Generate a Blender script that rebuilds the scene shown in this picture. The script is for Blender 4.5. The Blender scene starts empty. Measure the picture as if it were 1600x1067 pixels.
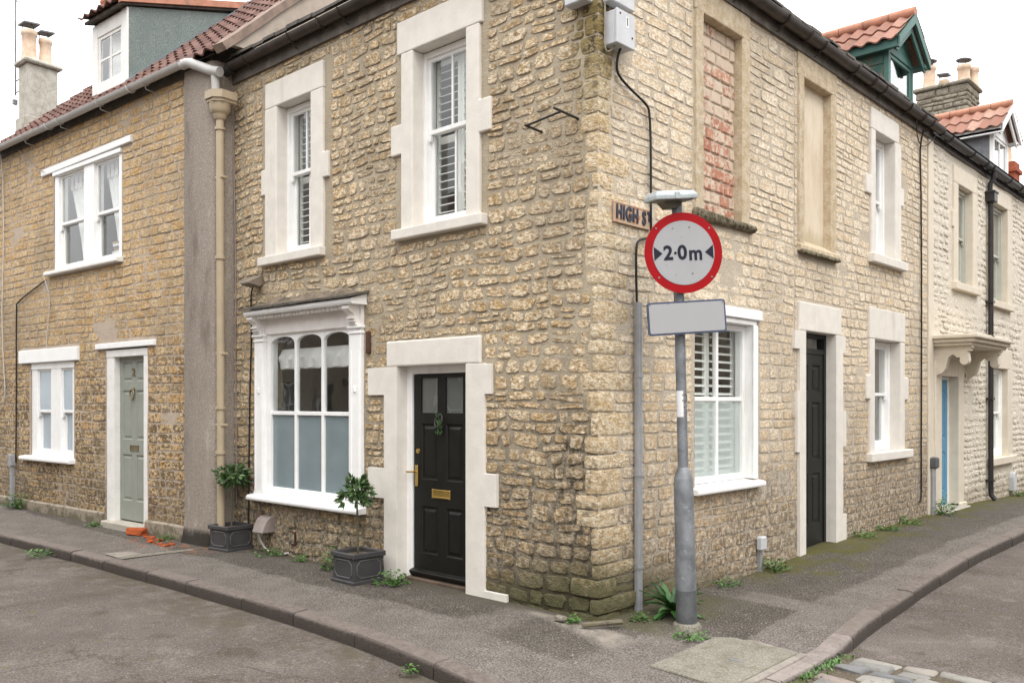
import bpy, bmesh, math, random
from mathutils import Vector, Matrix, noise as mnoise

R = math.radians
C = bpy.context.scene.collection
scene = bpy.context.scene

# ------------------------------------------------------------------ camera
CAM = Vector((4.120, -5.451, 1.70))
cam_d = bpy.data.cameras.new("camera")
cam_o = bpy.data.objects.new("camera", cam_d)
C.objects.link(cam_o)
cam_o.location = CAM
cam_o.rotation_euler = (R(90), 0, R(42.66))
cam_d.sensor_width = 36.0
cam_d.lens = 30.9
cam_d.shift_y = 0.0593
cam_d.clip_start = 0.05
cam_d.clip_end = 600
scene.camera = cam_o

# ------------------------------------------------------------------ sky and sun (bright overcast)
world = bpy.data.worlds.new("World")
scene.world = world
world.use_nodes = True
wn, wl = world.node_tree.nodes, world.node_tree.links
bg = wn["Background"]
sky = wn.new("ShaderNodeTexSky")
sky.sky_type = 'NISHITA'
sky.sun_disc = False
sky.sun_elevation = R(52)
sky.sun_rotation = R(118)
sky.air_density = 1.0
sky.dust_density = 4.0
cloud = wn.new("ShaderNodeMixRGB")
cloud.inputs[0].default_value = 0.88
# overcast luminance: about three times brighter overhead than at the horizon, with faint cloud tone
tc = wn.new("ShaderNodeTexCoord")
sx = wn.new("ShaderNodeSeparateXYZ")
wl.new(tc.outputs["Generated"], sx.inputs[0])
cn = wn.new("ShaderNodeTexNoise")
cn.inputs["Scale"].default_value = 3.0
cn.inputs["Detail"].default_value = 5
wl.new(tc.outputs["Generated"], cn.inputs["Vector"])
ov = wn.new("ShaderNodeMapRange")
for k_, v_ in ((1, 0.), (2, 1.), (3, 9.0), (4, 25.0)):
    ov.inputs[k_].default_value = v_
wl.new(sx.outputs[2], ov.inputs[0])
cm = wn.new("ShaderNodeMapRange")
for k_, v_ in ((1, .3), (2, .7), (3, .86), (4, 1.14)):
    cm.inputs[k_].default_value = v_
wl.new(cn.outputs["Fac"], cm.inputs[0])
mm = wn.new("ShaderNodeMath")
mm.operation = 'MULTIPLY'
wl.new(ov.outputs[0], mm.inputs[0])
wl.new(cm.outputs[0], mm.inputs[1])
wl.new(mm.outputs[0], cloud.inputs[2])
wl.new(sky.outputs[0], cloud.inputs[1])
wl.new(cloud.outputs[0], bg.inputs[0])
bg.inputs[1].default_value = 0.15

sun_d = bpy.data.lights.new("sun", 'SUN')
sun_d.energy = 1.1
sun_d.angle = R(25)
sun_d.color = (1.0, 0.96, 0.9)
sun_o = bpy.data.objects.new("sun", sun_d)
C.objects.link(sun_o)
# sun stands over the right-hand street, high and behind the camera's right shoulder
sd = Vector((math.sin(R(118)) * math.cos(R(52)), math.cos(R(118)) * math.cos(R(52)), math.sin(R(52))))
sun_o.rotation_euler = (-sd).to_track_quat('-Z', 'Y').to_euler()

scene.view_settings.view_transform = 'Standard'
scene.view_settings.look = 'None'
scene.view_settings.exposure = 0.12
scene.view_settings.gamma = 1.0
scene.view_settings.use_curve_mapping = False
scene.render.engine = 'CYCLES'
scene.cycles.max_bounces = 6
scene.cycles.transparent_max_bounces = 12
scene.cycles.use_denoising = True

# ------------------------------------------------------------------ node materials
class G:
    def __init__(s, name):
        s.m = bpy.data.materials.new(name)
        s.m.use_nodes = True
        s.t = s.m.node_tree
        s.t.nodes.clear()
        s.o = s.t.nodes.new("ShaderNodeOutputMaterial")
        s.pos_ = None

    def put(s, sock, v):
        if isinstance(v, bpy.types.NodeSocket):
            s.t.links.new(v, sock)
        elif v is not None:
            if isinstance(v, (tuple, list)) and len(v) == 3 and sock.type == 'RGBA':
                v = (*v, 1)
            sock.default_value = v

    @property
    def pos(s):
        if not s.pos_:
            s.pos_ = s.t.nodes.new("ShaderNodeNewGeometry").outputs["Position"]
        return s.pos_

    def noise(s, scale, detail=4, rough=.55, vec=None, dist=0., col=False):
        n = s.t.nodes.new("ShaderNodeTexNoise")
        n.inputs["Scale"].default_value = scale
        n.inputs["Detail"].default_value = detail
        n.inputs["Roughness"].default_value = rough
        n.inputs["Distortion"].default_value = dist
        s.put(n.inputs["Vector"], vec if vec is not None else s.pos)
        return n.outputs["Color" if col else "Fac"]

    def voronoi(s, scale, feature='F1', out="Distance", vec=None, rnd=1.0):
        n = s.t.nodes.new("ShaderNodeTexVoronoi")
        n.feature = feature
        n.inputs["Scale"].default_value = scale
        n.inputs["Randomness"].default_value = rnd
        s.put(n.inputs["Vector"], vec if vec is not None else s.pos)
        return n.outputs[out]

    def mapping(s, scale=(1, 1, 1), loc=(0, 0, 0), rot=(0, 0, 0), vec=None):
        n = s.t.nodes.new("ShaderNodeMapping")
        n.inputs["Scale"].default_value = scale
        n.inputs["Location"].default_value = loc
        n.inputs["Rotation"].default_value = rot
        s.put(n.inputs["Vector"], vec if vec is not None else s.pos)
        return n.outputs[0]

    def ramp(s, fac, stops, interp='LINEAR'):
        n = s.t.nodes.new("ShaderNodeValToRGB")
        n.color_ramp.interpolation = interp
        e = n.color_ramp.elements
        while len(e) < len(stops):
            e.new(0.5)
        for k, (p, c) in enumerate(stops):
            e[k].position = p
            if not isinstance(c, (tuple, list)):
                c = (c, c, c)
            e[k].color = (*c, 1) if len(c) == 3 else c
        s.put(n.inputs[0], fac)
        return n.outputs[0]

    def mix(s, fac, a, b, mode='MIX'):
        n = s.t.nodes.new("ShaderNodeMixRGB")
        n.blend_type = mode
        s.put(n.inputs[0], fac)
        s.put(n.inputs[1], a)
        s.put(n.inputs[2], b)
        return n.outputs[0]

    def math(s, op, a, b=None, c=None, clamp=False):
        n = s.t.nodes.new("ShaderNodeMath")
        n.operation = op
        n.use_clamp = clamp
        s.put(n.inputs[0], a)
        if b is not None: s.put(n.inputs[1], b)
        if c is not None: s.put(n.inputs[2], c)
        return n.outputs[0]

    def step(s, v, lo, hi, to0=0., to1=1.):
        n = s.t.nodes.new("ShaderNodeMapRange")
        n.interpolation_type = 'SMOOTHSTEP'
        s.put(n.inputs[0], v)
        for k, x in ((1, lo), (2, hi), (3, to0), (4, to1)):
            s.put(n.inputs[k], x)
        return n.outputs[0]

    def xyz(s, vec=None):
        n = s.t.nodes.new("ShaderNodeSeparateXYZ")
        s.put(n.inputs[0], vec if vec is not None else s.pos)
        return n.outputs

    def attr(s, name):
        n = s.t.nodes.new("ShaderNodeAttribute")
        n.attribute_name = name
        q = s.t.nodes.new("ShaderNodeSeparateColor")
        s.t.links.new(n.outputs["Color"], q.inputs[0])
        return list(q.outputs) + [n.outputs["Alpha"]]

    def bump(s, h, strength=.5, dist=.01, normal=None):
        n = s.t.nodes.new("ShaderNodeBump")
        n.inputs["Strength"].default_value = strength
        n.inputs["Distance"].default_value = dist
        s.put(n.inputs["Height"], h)
        if normal is not None: s.put(n.inputs["Normal"], normal)
        return n.outputs[0]

    def done(s, col, rough=.8, normal=None, metal=0., spec=.5, **kw):
        b = s.t.nodes.new("ShaderNodeBsdfPrincipled")
        s.put(b.inputs["Base Color"], col)
        s.put(b.inputs["Roughness"], rough)
        s.put(b.inputs["Metallic"], metal)
        s.put(b.inputs["Specular IOR Level"], spec)
        if normal is not None: s.put(b.inputs["Normal"], normal)
        for k, v in kw.items():
            s.put(b.inputs[k.replace('_', ' ')], v)
        s.t.links.new(b.outputs[0], s.o.inputs[0])
        return s.m


def paint(name, col, rough=.5, var=.08, bump=.15, bscale=90, dirt=None, dscale=5, dlo=.62, dhi=.75, metal=0., spec=.35, streak=False):
    g = G(name)
    n = g.noise(7, 5, .6)
    c = g.mix(g.step(n, .3, .7), tuple(x * (1 - var) for x in col), tuple(min(1, x * (1 + var)) for x in col))
    if dirt:
        v = g.mapping((1, 1, .12)) if streak else None
        d = g.noise(dscale, 6, .7, v)
        c = g.mix(g.step(d, dlo, dhi, 0, .85), c, dirt)
    nb = g.noise(bscale, 3, .6)
    return g.done(c, rough, g.bump(nb, bump, .004), metal, spec)


def stone_mat(name, ramp, ochre, pale, dark, smear, stain=(.06, .05, .035), stain_z=(0.2, 1.6), stain_amt=.75, moss=True, bump=.8, lich=.5, ochre_t=(.52, .68), blot=0., smear_amt=.95, bump_d=.07, ochre_z=None, contrast=.8, rag=2.2, wash=0., lip=.8, grime=0.):
    g = G(name)
    a = g.attr("tint")
    X, Y, Z = g.xyz()
    c = g.ramp(a[0], ramp)
    bed = g.mapping((1, 1, 1.7))
    n1 = g.noise(9, 5, .65, bed)
    n2 = g.noise(17, 4, .6, bed)
    n3 = g.noise(150, 3, .6)
    oc = g.math('ADD', n1, g.math('MULTIPLY', g.math('SUBTRACT', a[1], .5), .35))
    c = g.mix(g.step(oc, ochre_t[0], ochre_t[1], 0, .8), c, ochre)
    if ochre_z:      # a band of the wall built of warmer stone
        pz = g.math('ADD', Z, g.math('MULTIPLY', g.math('SUBTRACT', g.noise(.9, 4, .6), .5), 2.6))
        c = g.mix(g.math('MULTIPLY', g.step(pz, ochre_z[0], ochre_z[1], 1, 0), g.math('ADD', .35, g.math('MULTIPLY', a[1], .5))), c, ochre)
        gy = g.noise(1.1, 4, .6, g.mapping((1, 1, 1), (5, 2, 1)))
        c = g.mix(g.step(gy, .54, .68, 0, .45), c, (.47, .42, .34))
    c = g.mix(g.step(g.math('ADD', n2, g.math('MULTIPLY', g.math('SUBTRACT', a[2], .5), .16)), .47, .62, 0, .8), c, pale)
    # pitted, darker hollows of the rough rock face (pits have their own shape)
    pit = g.noise(23, 4, .62, bed, dist=1.0)
    c = g.mix(g.step(pit, .36, .455, .9, 0), c, dark)
    c = g.mix(g.step(pit, .40, .58, .45, 0), c, ochre)
    gr = g.noise(300, 2, .5)
    c = g.mix(g.step(gr, .35, .65, .0, .35), c, g.mix(.55, c, pale))
    # pointing smeared over the ragged arris
    face = g.noise(24, 3, .6, g.mapping((1, 1, 1.5), (7, 3, 2)), dist=.5)
    c = g.mix(g.step(face, .38, .47, contrast, 0), c, g.mix(.55, dark, ochre))
    c = g.mix(g.step(face, .54, .62, 0, contrast), c, pale)
    ed = g.math('ADD', a[3], g.math('MULTIPLY', g.math('SUBTRACT', g.noise(15, 4, .62), .5), rag))
    if wash:
        ed = g.math('ADD', ed, g.step(g.noise(.75, 3, .5, g.mapping((1, 1, 1), (3.3, 1.7, 0))), .5, .66, 0, wash))
    edm = g.step(ed, .66, .76, 0, 1)
    sm_ = g.mix(g.noise(50, 4, .7), tuple(x * .85 for x in smear), tuple(x * 1.12 for x in smear))
    c = g.mix(g.math('MULTIPLY', edm, smear_amt), c, sm_)
    # weathering: black lichen blotches and rising damp, ragged edged
    big = g.noise(2.3, 5, .65)
    mid = g.noise(16, 5, .75)
    zz = g.math('ADD', Z, g.math('MULTIPLY', g.math('SUBTRACT', big, .5), 2.2))
    zf = g.step(zz, stain_z[0], stain_z[1], 1, 0)
    sf = g.math('MULTIPLY', zf, g.step(mid, .36, .58, .2, 1))
    c = g.mix(g.math('MULTIPLY', sf, stain_amt), c, stain)
    sp = g.noise(30, 5, .75)
    spf = g.step(g.math('ADD', sp, g.math('MULTIPLY', g.math('SUBTRACT', a[2], .5), .18)), .64, .74, 0, lich)
    c = g.mix(spf, c, (.075, .062, .045))
    if blot:
        bl = g.noise(15, 4, .65, g.mapping((1, 1, 1.5)))
        blz = g.step(g.math('ADD', bl, g.math('MULTIPLY', g.math('SUBTRACT', a[2], .5), .09)), .46, .55, 0, blot)
        c = g.mix(g.math('MULTIPLY', blz, g.step(zz, 1.2, 3.6, 1, 0.06)), c, (.075, .05, .028))
        fl = g.step(g.noise(33, 5, .75), .57, .66, 0, .75)
        c = g.mix(g.math('MULTIPLY', fl, g.step(zz, .4, 1.4, 1, 0)), c, (.52, .43, .32))
    if grime:      # broad grey-brown weathering that drifts across the wall
        gw = g.noise(.75, 5, .68, g.mapping((1, 1, .8), (2.1, 0, 4.4)))
        c = g.mix(g.step(gw, .46, .64, 0, grime), c, g.mix(face, (.17, .138, .10), (.34, .285, .21)))
    if moss:
        # soot and black lichen streaking the wall beside the corner
        bk = g.math('MULTIPLY', g.step(g.math('ABSOLUTE', g.math('ADD', X, .24)), .42, .08), g.math('MULTIPLY', g.step(Z, 2.0, 1.3), g.step(g.math('ABSOLUTE', Y), .2, .05)))
        c = g.mix(g.math('MULTIPLY', bk, g.step(g.noise(11, 4, .65, g.mapping((1, 1, .8))), .50, .62, 0, .6)), c, (.055, .045, .032))
        # green damp foot of the corner, ochre lichen high on the quoins
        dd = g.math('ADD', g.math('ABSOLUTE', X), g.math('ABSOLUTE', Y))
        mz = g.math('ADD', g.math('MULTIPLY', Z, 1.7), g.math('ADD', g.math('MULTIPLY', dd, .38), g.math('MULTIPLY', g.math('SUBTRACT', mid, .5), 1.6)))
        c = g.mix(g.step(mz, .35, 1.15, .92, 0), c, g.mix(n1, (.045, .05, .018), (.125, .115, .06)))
        tz = g.math('MULTIPLY', g.step(Z, 3.7, 4.6), g.step(g.math('ADD', dd, g.math('MULTIPLY', g.math('SUBTRACT', mid, .5), .5)), .14, .36, 1, 0))
        c = g.mix(g.math('MULTIPLY', tz, g.step(n1, .32, .52, .35, .9)), c, (.19, .145, .05))
        c = g.mix(g.math('MULTIPLY', tz, g.step(mid, .52, .60, 0, .92)), c, (.045, .037, .026))
    h = g.math('ADD', g.math('MULTIPLY', n2, .6), g.math('ADD', g.math('MULTIPLY', pit, .8), g.math('MULTIPLY', n1, .6)))
    h = g.math('MULTIPLY', g.math('SUBTRACT', 1.0, g.math('MULTIPLY', edm, lip)), g.math('ADD', h, .6))
    nb = g.bump(h, bump, bump_d)
    nb = g.bump(n3, .4, .008, nb)
    return g.done(c, .9, nb, 0, .2)


def mortar_mat(name, c0, c1, stain=(.07, .058, .042), stain_z=(0.1, 2.0), amt=.7, moss=True):
    g = G(name)
    X, Y, Z = g.xyz()
    n = g.noise(3.2, 6, .65)
    f = g.noise(60, 5, .7)
    c = g.mix(g.step(n, .35, .65), c0, c1)
    c = g.mix(g.step(f, .3, .7, .0, .5), c, tuple(x * 1.25 for x in c1))
    c = g.mix(g.step(g.noise(190, 3, .6), .56, .68, 0, .45), c, tuple(x * .5 for x in c0))
    big = g.noise(2.0, 5, .65)
    mid = g.noise(14, 5, .75)
    zz = g.math('ADD', Z, g.math('MULTIPLY', g.math('SUBTRACT', big, .5), 2.4))
    c = g.mix(g.math('MULTIPLY', g.step(zz, stain_z[0], stain_z[1], 1, 0), g.step(mid, .38, .62, .1, amt)), c, stain)
    if moss:
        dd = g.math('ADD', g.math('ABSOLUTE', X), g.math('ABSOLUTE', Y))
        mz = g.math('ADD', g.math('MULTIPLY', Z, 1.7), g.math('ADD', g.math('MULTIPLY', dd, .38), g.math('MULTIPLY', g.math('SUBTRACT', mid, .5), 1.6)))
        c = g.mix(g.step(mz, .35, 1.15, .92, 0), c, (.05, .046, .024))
        bk = g.math('MULTIPLY', g.step(g.math('ABSOLUTE', g.math('ADD', X, .24)), .42, .08), g.math('MULTIPLY', g.step(Z, 2.0, 1.3), g.step(g.math('ABSOLUTE', Y), .2, .05)))
        c = g.mix(g.math('MULTIPLY', bk, g.step(g.noise(13, 4, .65), .44, .58, 0, .8)), c, (.055, .045, .032))
    nb = g.bump(g.math('ADD', f, g.math('MULTIPLY', g.noise(22, 4, .6), .8)), .7, .02)
    return g.done(c, .95, nb, 0, .15)


def glass_mat(name, tint=(.93, .95, .94), refl=1.0):
    g = G(name)
    tr = g.t.nodes.new("ShaderNodeBsdfTransparent")
    tr.inputs[0].default_value = (*tint, 1)
    gl = g.t.nodes.new("ShaderNodeBsdfGlossy")
    gl.inputs["Roughness"].default_value = .015
    wob = g.bump(g.noise(2.2, 2, .5), .06, .05)
    g.t.links.new(wob, gl.inputs["Normal"])
    lw = g.t.nodes.new("ShaderNodeLayerWeight")
    fres = g.math('ADD', .045, g.math('MULTIPLY', g.math('POWER', lw.outputs["Facing"], 5), .95))
    mx = g.t.nodes.new("ShaderNodeMixShader")
    g.put(mx.inputs[0], g.math('MULTIPLY', fres, refl * 2.3, clamp=True))
    g.t.links.new(tr.outputs[0], mx.inputs[1])
    g.t.links.new(gl.outputs[0], mx.inputs[2])
    g.t.links.new(mx.outputs[0], g.o.inputs[0])
    return g.m


def frosted_mat(name, col, clear=.25, rib=0., net=False):
    g = G(name)
    d = g.t.nodes.new("ShaderNodeBsdfPrincipled")
    c = g.mix(g.noise(3.0, 3, .5), tuple(x * .8 for x in col), tuple(min(1, x * 1.2) for x in col))
    if net:
        # printed diamond net film
        X, Y, Z = g.xyz()
        p = g.math('SINE', g.math('MULTIPLY', g.math('ADD', g.math('ADD', X, g.math('MULTIPLY', Z, .6)), 0), 190))
        q = g.math('SINE', g.math('MULTIPLY', g.math('SUBTRACT', X, g.math('MULTIPLY', Z, .6)), 190))
        c = g.mix(g.step(g.math('MAXIMUM', p, q), .75, 1.0, 0, .5), c, tuple(x * .55 for x in col))
    g.put(d.inputs["Base Color"], c)
    d.inputs["Roughness"].default_value = .09
    if rib:
        X, Y, Z = g.xyz()
        w = g.math('SINE', g.math('MULTIPLY', g.math('ADD', X, Y), rib))
        g.t.links.new(g.bump(w, .12, .004), d.inputs["Normal"])
    tr = g.t.nodes.new("ShaderNodeBsdfTransparent")
    mx = g.t.nodes.new("ShaderNodeMixShader")
    mx.inputs[0].default_value = clear
    g.t.links.new(d.outputs[0], mx.inputs[1])
    g.t.links.new(tr.outputs[0], mx.inputs[2])
    g.t.links.new(mx.outputs[0], g.o.inputs[0])
    return g.m


M = {}
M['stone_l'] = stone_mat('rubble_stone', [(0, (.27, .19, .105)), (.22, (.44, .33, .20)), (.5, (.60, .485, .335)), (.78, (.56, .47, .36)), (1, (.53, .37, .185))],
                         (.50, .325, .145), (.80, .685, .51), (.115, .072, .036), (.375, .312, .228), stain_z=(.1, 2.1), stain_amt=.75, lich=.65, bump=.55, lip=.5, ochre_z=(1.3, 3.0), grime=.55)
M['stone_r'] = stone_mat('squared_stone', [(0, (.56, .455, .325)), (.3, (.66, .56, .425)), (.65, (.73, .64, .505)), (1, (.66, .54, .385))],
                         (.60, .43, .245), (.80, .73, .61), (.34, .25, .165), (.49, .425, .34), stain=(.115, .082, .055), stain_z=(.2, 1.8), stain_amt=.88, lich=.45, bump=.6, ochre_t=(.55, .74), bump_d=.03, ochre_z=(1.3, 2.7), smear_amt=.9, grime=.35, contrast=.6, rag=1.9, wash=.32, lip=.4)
M['stone_n'] = stone_mat('ochre_stone', [(0, (.44, .285, .13)), (.3, (.55, .385, .19)), (.65, (.62, .465, .265)), (1, (.54, .33, .13))],
                         (.50, .29, .10), (.66, .55, .39), (.15, .09, .045), (.42, .345, .27), stain_z=(-.4, 1.3), stain_amt=.8, moss=False, lich=.5, bump=.6, blot=.8, bump_d=.035, smear_amt=.85, contrast=.6, rag=1.8, lip=.5, grime=.45)
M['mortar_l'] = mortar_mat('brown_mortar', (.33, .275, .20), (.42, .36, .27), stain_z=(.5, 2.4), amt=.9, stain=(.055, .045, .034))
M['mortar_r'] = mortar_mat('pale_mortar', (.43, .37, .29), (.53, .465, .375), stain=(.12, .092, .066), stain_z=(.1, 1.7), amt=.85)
M['mortar_n'] = mortar_mat('grey_mortar', (.38, .31, .24), (.47, .39, .315), stain_z=(-.3, 1.6), moss=False)
M['quoin'] = stone_mat('corner_stone', [(0, (.52, .40, .25)), (.5, (.62, .51, .36)), (1, (.60, .47, .30))],
                       (.50, .34, .16), (.74, .65, .50), (.20, .14, .085), (.40, .34, .255), stain_z=(-.3, 1.3), stain_amt=.5, lich=.6, bump=.7, bump_d=.04, ochre_z=(1.4, 2.6), smear_amt=.85, contrast=.5, rag=1.5, lip=.5)
M['surround'] = paint('painted_surround', (.66, .622, .565), .75, .05, .45, 40, dirt=(.46, .41, .34), dscale=5, dlo=.58, dhi=.8, streak=True)
M['white'] = paint('white_gloss_paint', (.83, .83, .82), .38, .03, .08, 60, dirt=(.66, .64, .60), dscale=4, dlo=.55, dhi=.8, streak=True)
M['white_old'] = paint('flaking_white_paint', (.74, .73, .70), .55, .06, .3, 60, dirt=(.34, .30, .25), dscale=6, dlo=.64, dhi=.68)
M['white_dirty'] = paint('grimy_white_paint', (.76, .73, .70), .5, .05, .1, 60, dirt=(.45, .40, .36), dscale=4, dlo=.6, dhi=.8, streak=True)
M['black'] = paint('black_door_paint', (.012, .0115, .010), .38, .15, .12, 160, spec=.22)
M['black2'] = paint('dark_door_paint', (.013, .014, .012), .42, .15, .12, 160, spec=.22)
M['sage'] = paint('sage_door_paint', (.27, .285, .25), .45, .05, .1, 120)
M['blue'] = paint('blue_door_paint', (.10, .27, .42), .45, .06, .1, 120)
M['brass'] = paint('brass', (.55, .38, .12), .32, .1, .05, 60, metal=.9)
M['bronze'] = paint('dull_bronze', (.22, .18, .11), .45, .2, .1, 60, metal=.7)
M['room'] = paint('room_plaster', (.30, .295, .285), .9, .06, .1)
M['shutter'] = paint('shutter_paint', (.86, .87, .84), .45, .02, .03)
M['curtain'] = paint('net_curtain', (.82, .82, .82), .9, .05, .2, 240)
M['glass'] = glass_mat('window_glass')
M['frost_a'] = frosted_mat('frosted_glass', (.235, .295, .315), .22, 150.)
M['frost_w'] = frosted_mat('pale_frosted_glass', (.55, .63, .60), .38)
M['frost_n'] = frosted_mat('net_film_glass', (.44, .52, .58), .1, net=True)
M['gutter_brown'] = paint('old_brown_gutter', (.042, .032, .026), .45, .3, .2, 40, dirt=(.11, .085, .06), dscale=7)
M['gutter_black'] = paint('black_plastic', (.028, .027, .027), .4, .2, .1, 40, dirt=(.12, .10, .08), dscale=9, dlo=.66, dhi=.8)
M['gutter_white'] = paint('weathered_white_plastic', (.43, .42, .405), .45, .06, .05, 40, dirt=(.25, .22, .2), dscale=6, streak=False)
M['beige_pipe'] = paint('beige_painted_iron', (.40, .325, .225), .45, .06, .1, 40, dirt=(.20, .12, .06), dscale=9, dlo=.66, dhi=.78)
M['cream_paint'] = paint('cream_stone_paint', (.62, .555, .45), .7, .05, .25, 60, dirt=(.36, .30, .21), dscale=5, dlo=.64, dhi=.85)
M['lead'] = paint('lead_sheet', (.17, .175, .19), .55, .2, .15, 30, dirt=(.30, .31, .33), dscale=4)
M['lead_planter'] = paint('lead_effect_plastic', (.050, .047, .050), .5, .12, .15, 80, dirt=(.085, .08, .08), dscale=8)
M['slate'] = paint('dark_slate', (.075, .065, .055), .8, .35, .6, 30, dirt=(.12, .125, .05), dscale=14, dlo=.58, dhi=.66)
M['teal'] = paint('teal_paint', (.065, .15, .13), .5, .12, .2, 60, dirt=(.10, .11, .085), dscale=9, dlo=.6, dhi=.75, streak=False)
M['teal_old'] = paint('flaking_teal_boards', (.05, .125, .105), .65, .25, .4, 60, dirt=(.11, .095, .065), dscale=7, dlo=.45, dhi=.58)
M['galv'] = paint('galvanised_steel', (.19, .20, .215), .5, .28, .15, 30, dirt=(.30, .315, .33), dscale=18, dlo=.58, dhi=.66, metal=.35)
M['galv_dark'] = paint('galvanised_steel_foot', (.11, .114, .12), .6, .25, .2, 30, dirt=(.22, .21, .20), dscale=20, dlo=.6, dhi=.7, metal=.25)
M['trunk'] = paint('aluminium_trunking', (.40, .41, .43), .45, .1, .08, 30, metal=.5, dirt=(.22, .21, .2), dscale=5, streak=True)
M['grey_box'] = paint('grey_plastic_box', (.50, .51, .53), .5, .06, .06, 40, dirt=(.28, .25, .2), dscale=8, dlo=.66, dhi=.8)
M['sign_white'] = paint('sign_white_film', (.335, .335, .345), .5, .03, .02, 30, spec=.2, dirt=(.22, .21, .20), dscale=22, dlo=.72, dhi=.78)
M['sign_red'] = paint('sign_red_film', (.30, .002, .005), .5, .06, .02, 30, spec=.15)
M['sign_ink'] = paint('sign_black_film', (.012, .013, .026), .5, .1, .02, 30, spec=.2)
M['plate_letter'] = paint('worn_navy_letters', (.03, .036, .06), .6, .2, .3, 60, dirt=(.30, .26, .21), dscale=30, dlo=.60, dhi=.66)
M['sign_navy'] = paint('navy_sign_edge', (.05, .065, .12), .5, .15, .05, 30)
M['lamp_grey'] = paint('weathered_lamp_housing', (.40, .44, .45), .6, .1, .2, 40, dirt=(.18, .19, .17), dscale=15, dlo=.56, dhi=.66)
M['lamp_under'] = paint('lamp_underside', (.12, .115, .09), .6, .2, .2, 40)
M['taupe'] = paint('taupe_plastic', (.20, .165, .13), .5, .1, .1, 40)
M['vent_grey'] = paint('vent_hood_metal', (.24, .20, .185), .5, .12, .15, 40)
M['rust'] = paint('rusty_iron', (.075, .035, .022), .85, .4, .6, 60)
M['iron'] = paint('black_iron', (.03, .027, .025), .6, .3, .3, 50)
M['cable'] = paint('black_cable', (.012, .012, .012), .5, .2, .05, 40)
M['cable_grey'] = paint('weathered_cable', (.24, .22, .17), .6, .2, .1, 40)
M['cable_white'] = paint('pale_cable', (.55, .53, .5), .5, .1, .05, 40)
M['soil'] = paint('potting_soil', (.11, .085, .06), .95, .4, 1., 60)
M['bark'] = paint('bay_stem', (.085, .075, .045), .85, .3, .5, 60)
M['timber'] = paint('weathered_sill_timber', (.10, .07, .05), .75, .3, .5, 40)
M['step'] = paint('worn_step_stone', (.40, .365, .31), .85, .12, .6, 50, dirt=(.17, .14, .105), dscale=7, dlo=.55, dhi=.72)
M['concrete'] = None
M['felt'] = None
M['sign_plate'] = paint('cast_iron_plate', (.50, .36, .25), .6, .2, .4, 30, dirt=(.42, .13, .045), dscale=14, dlo=.5, dhi=.6)
M['brick_bits'] = paint('broken_orange_brick', (.36, .075, .018), .9, .3, .8, 60, dirt=(.15, .04, .018), dscale=30, dlo=.58, dhi=.66)
M['book'] = paint('stacked_books', (.35, .22, .12), .7, .4, .1, 60)


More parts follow.
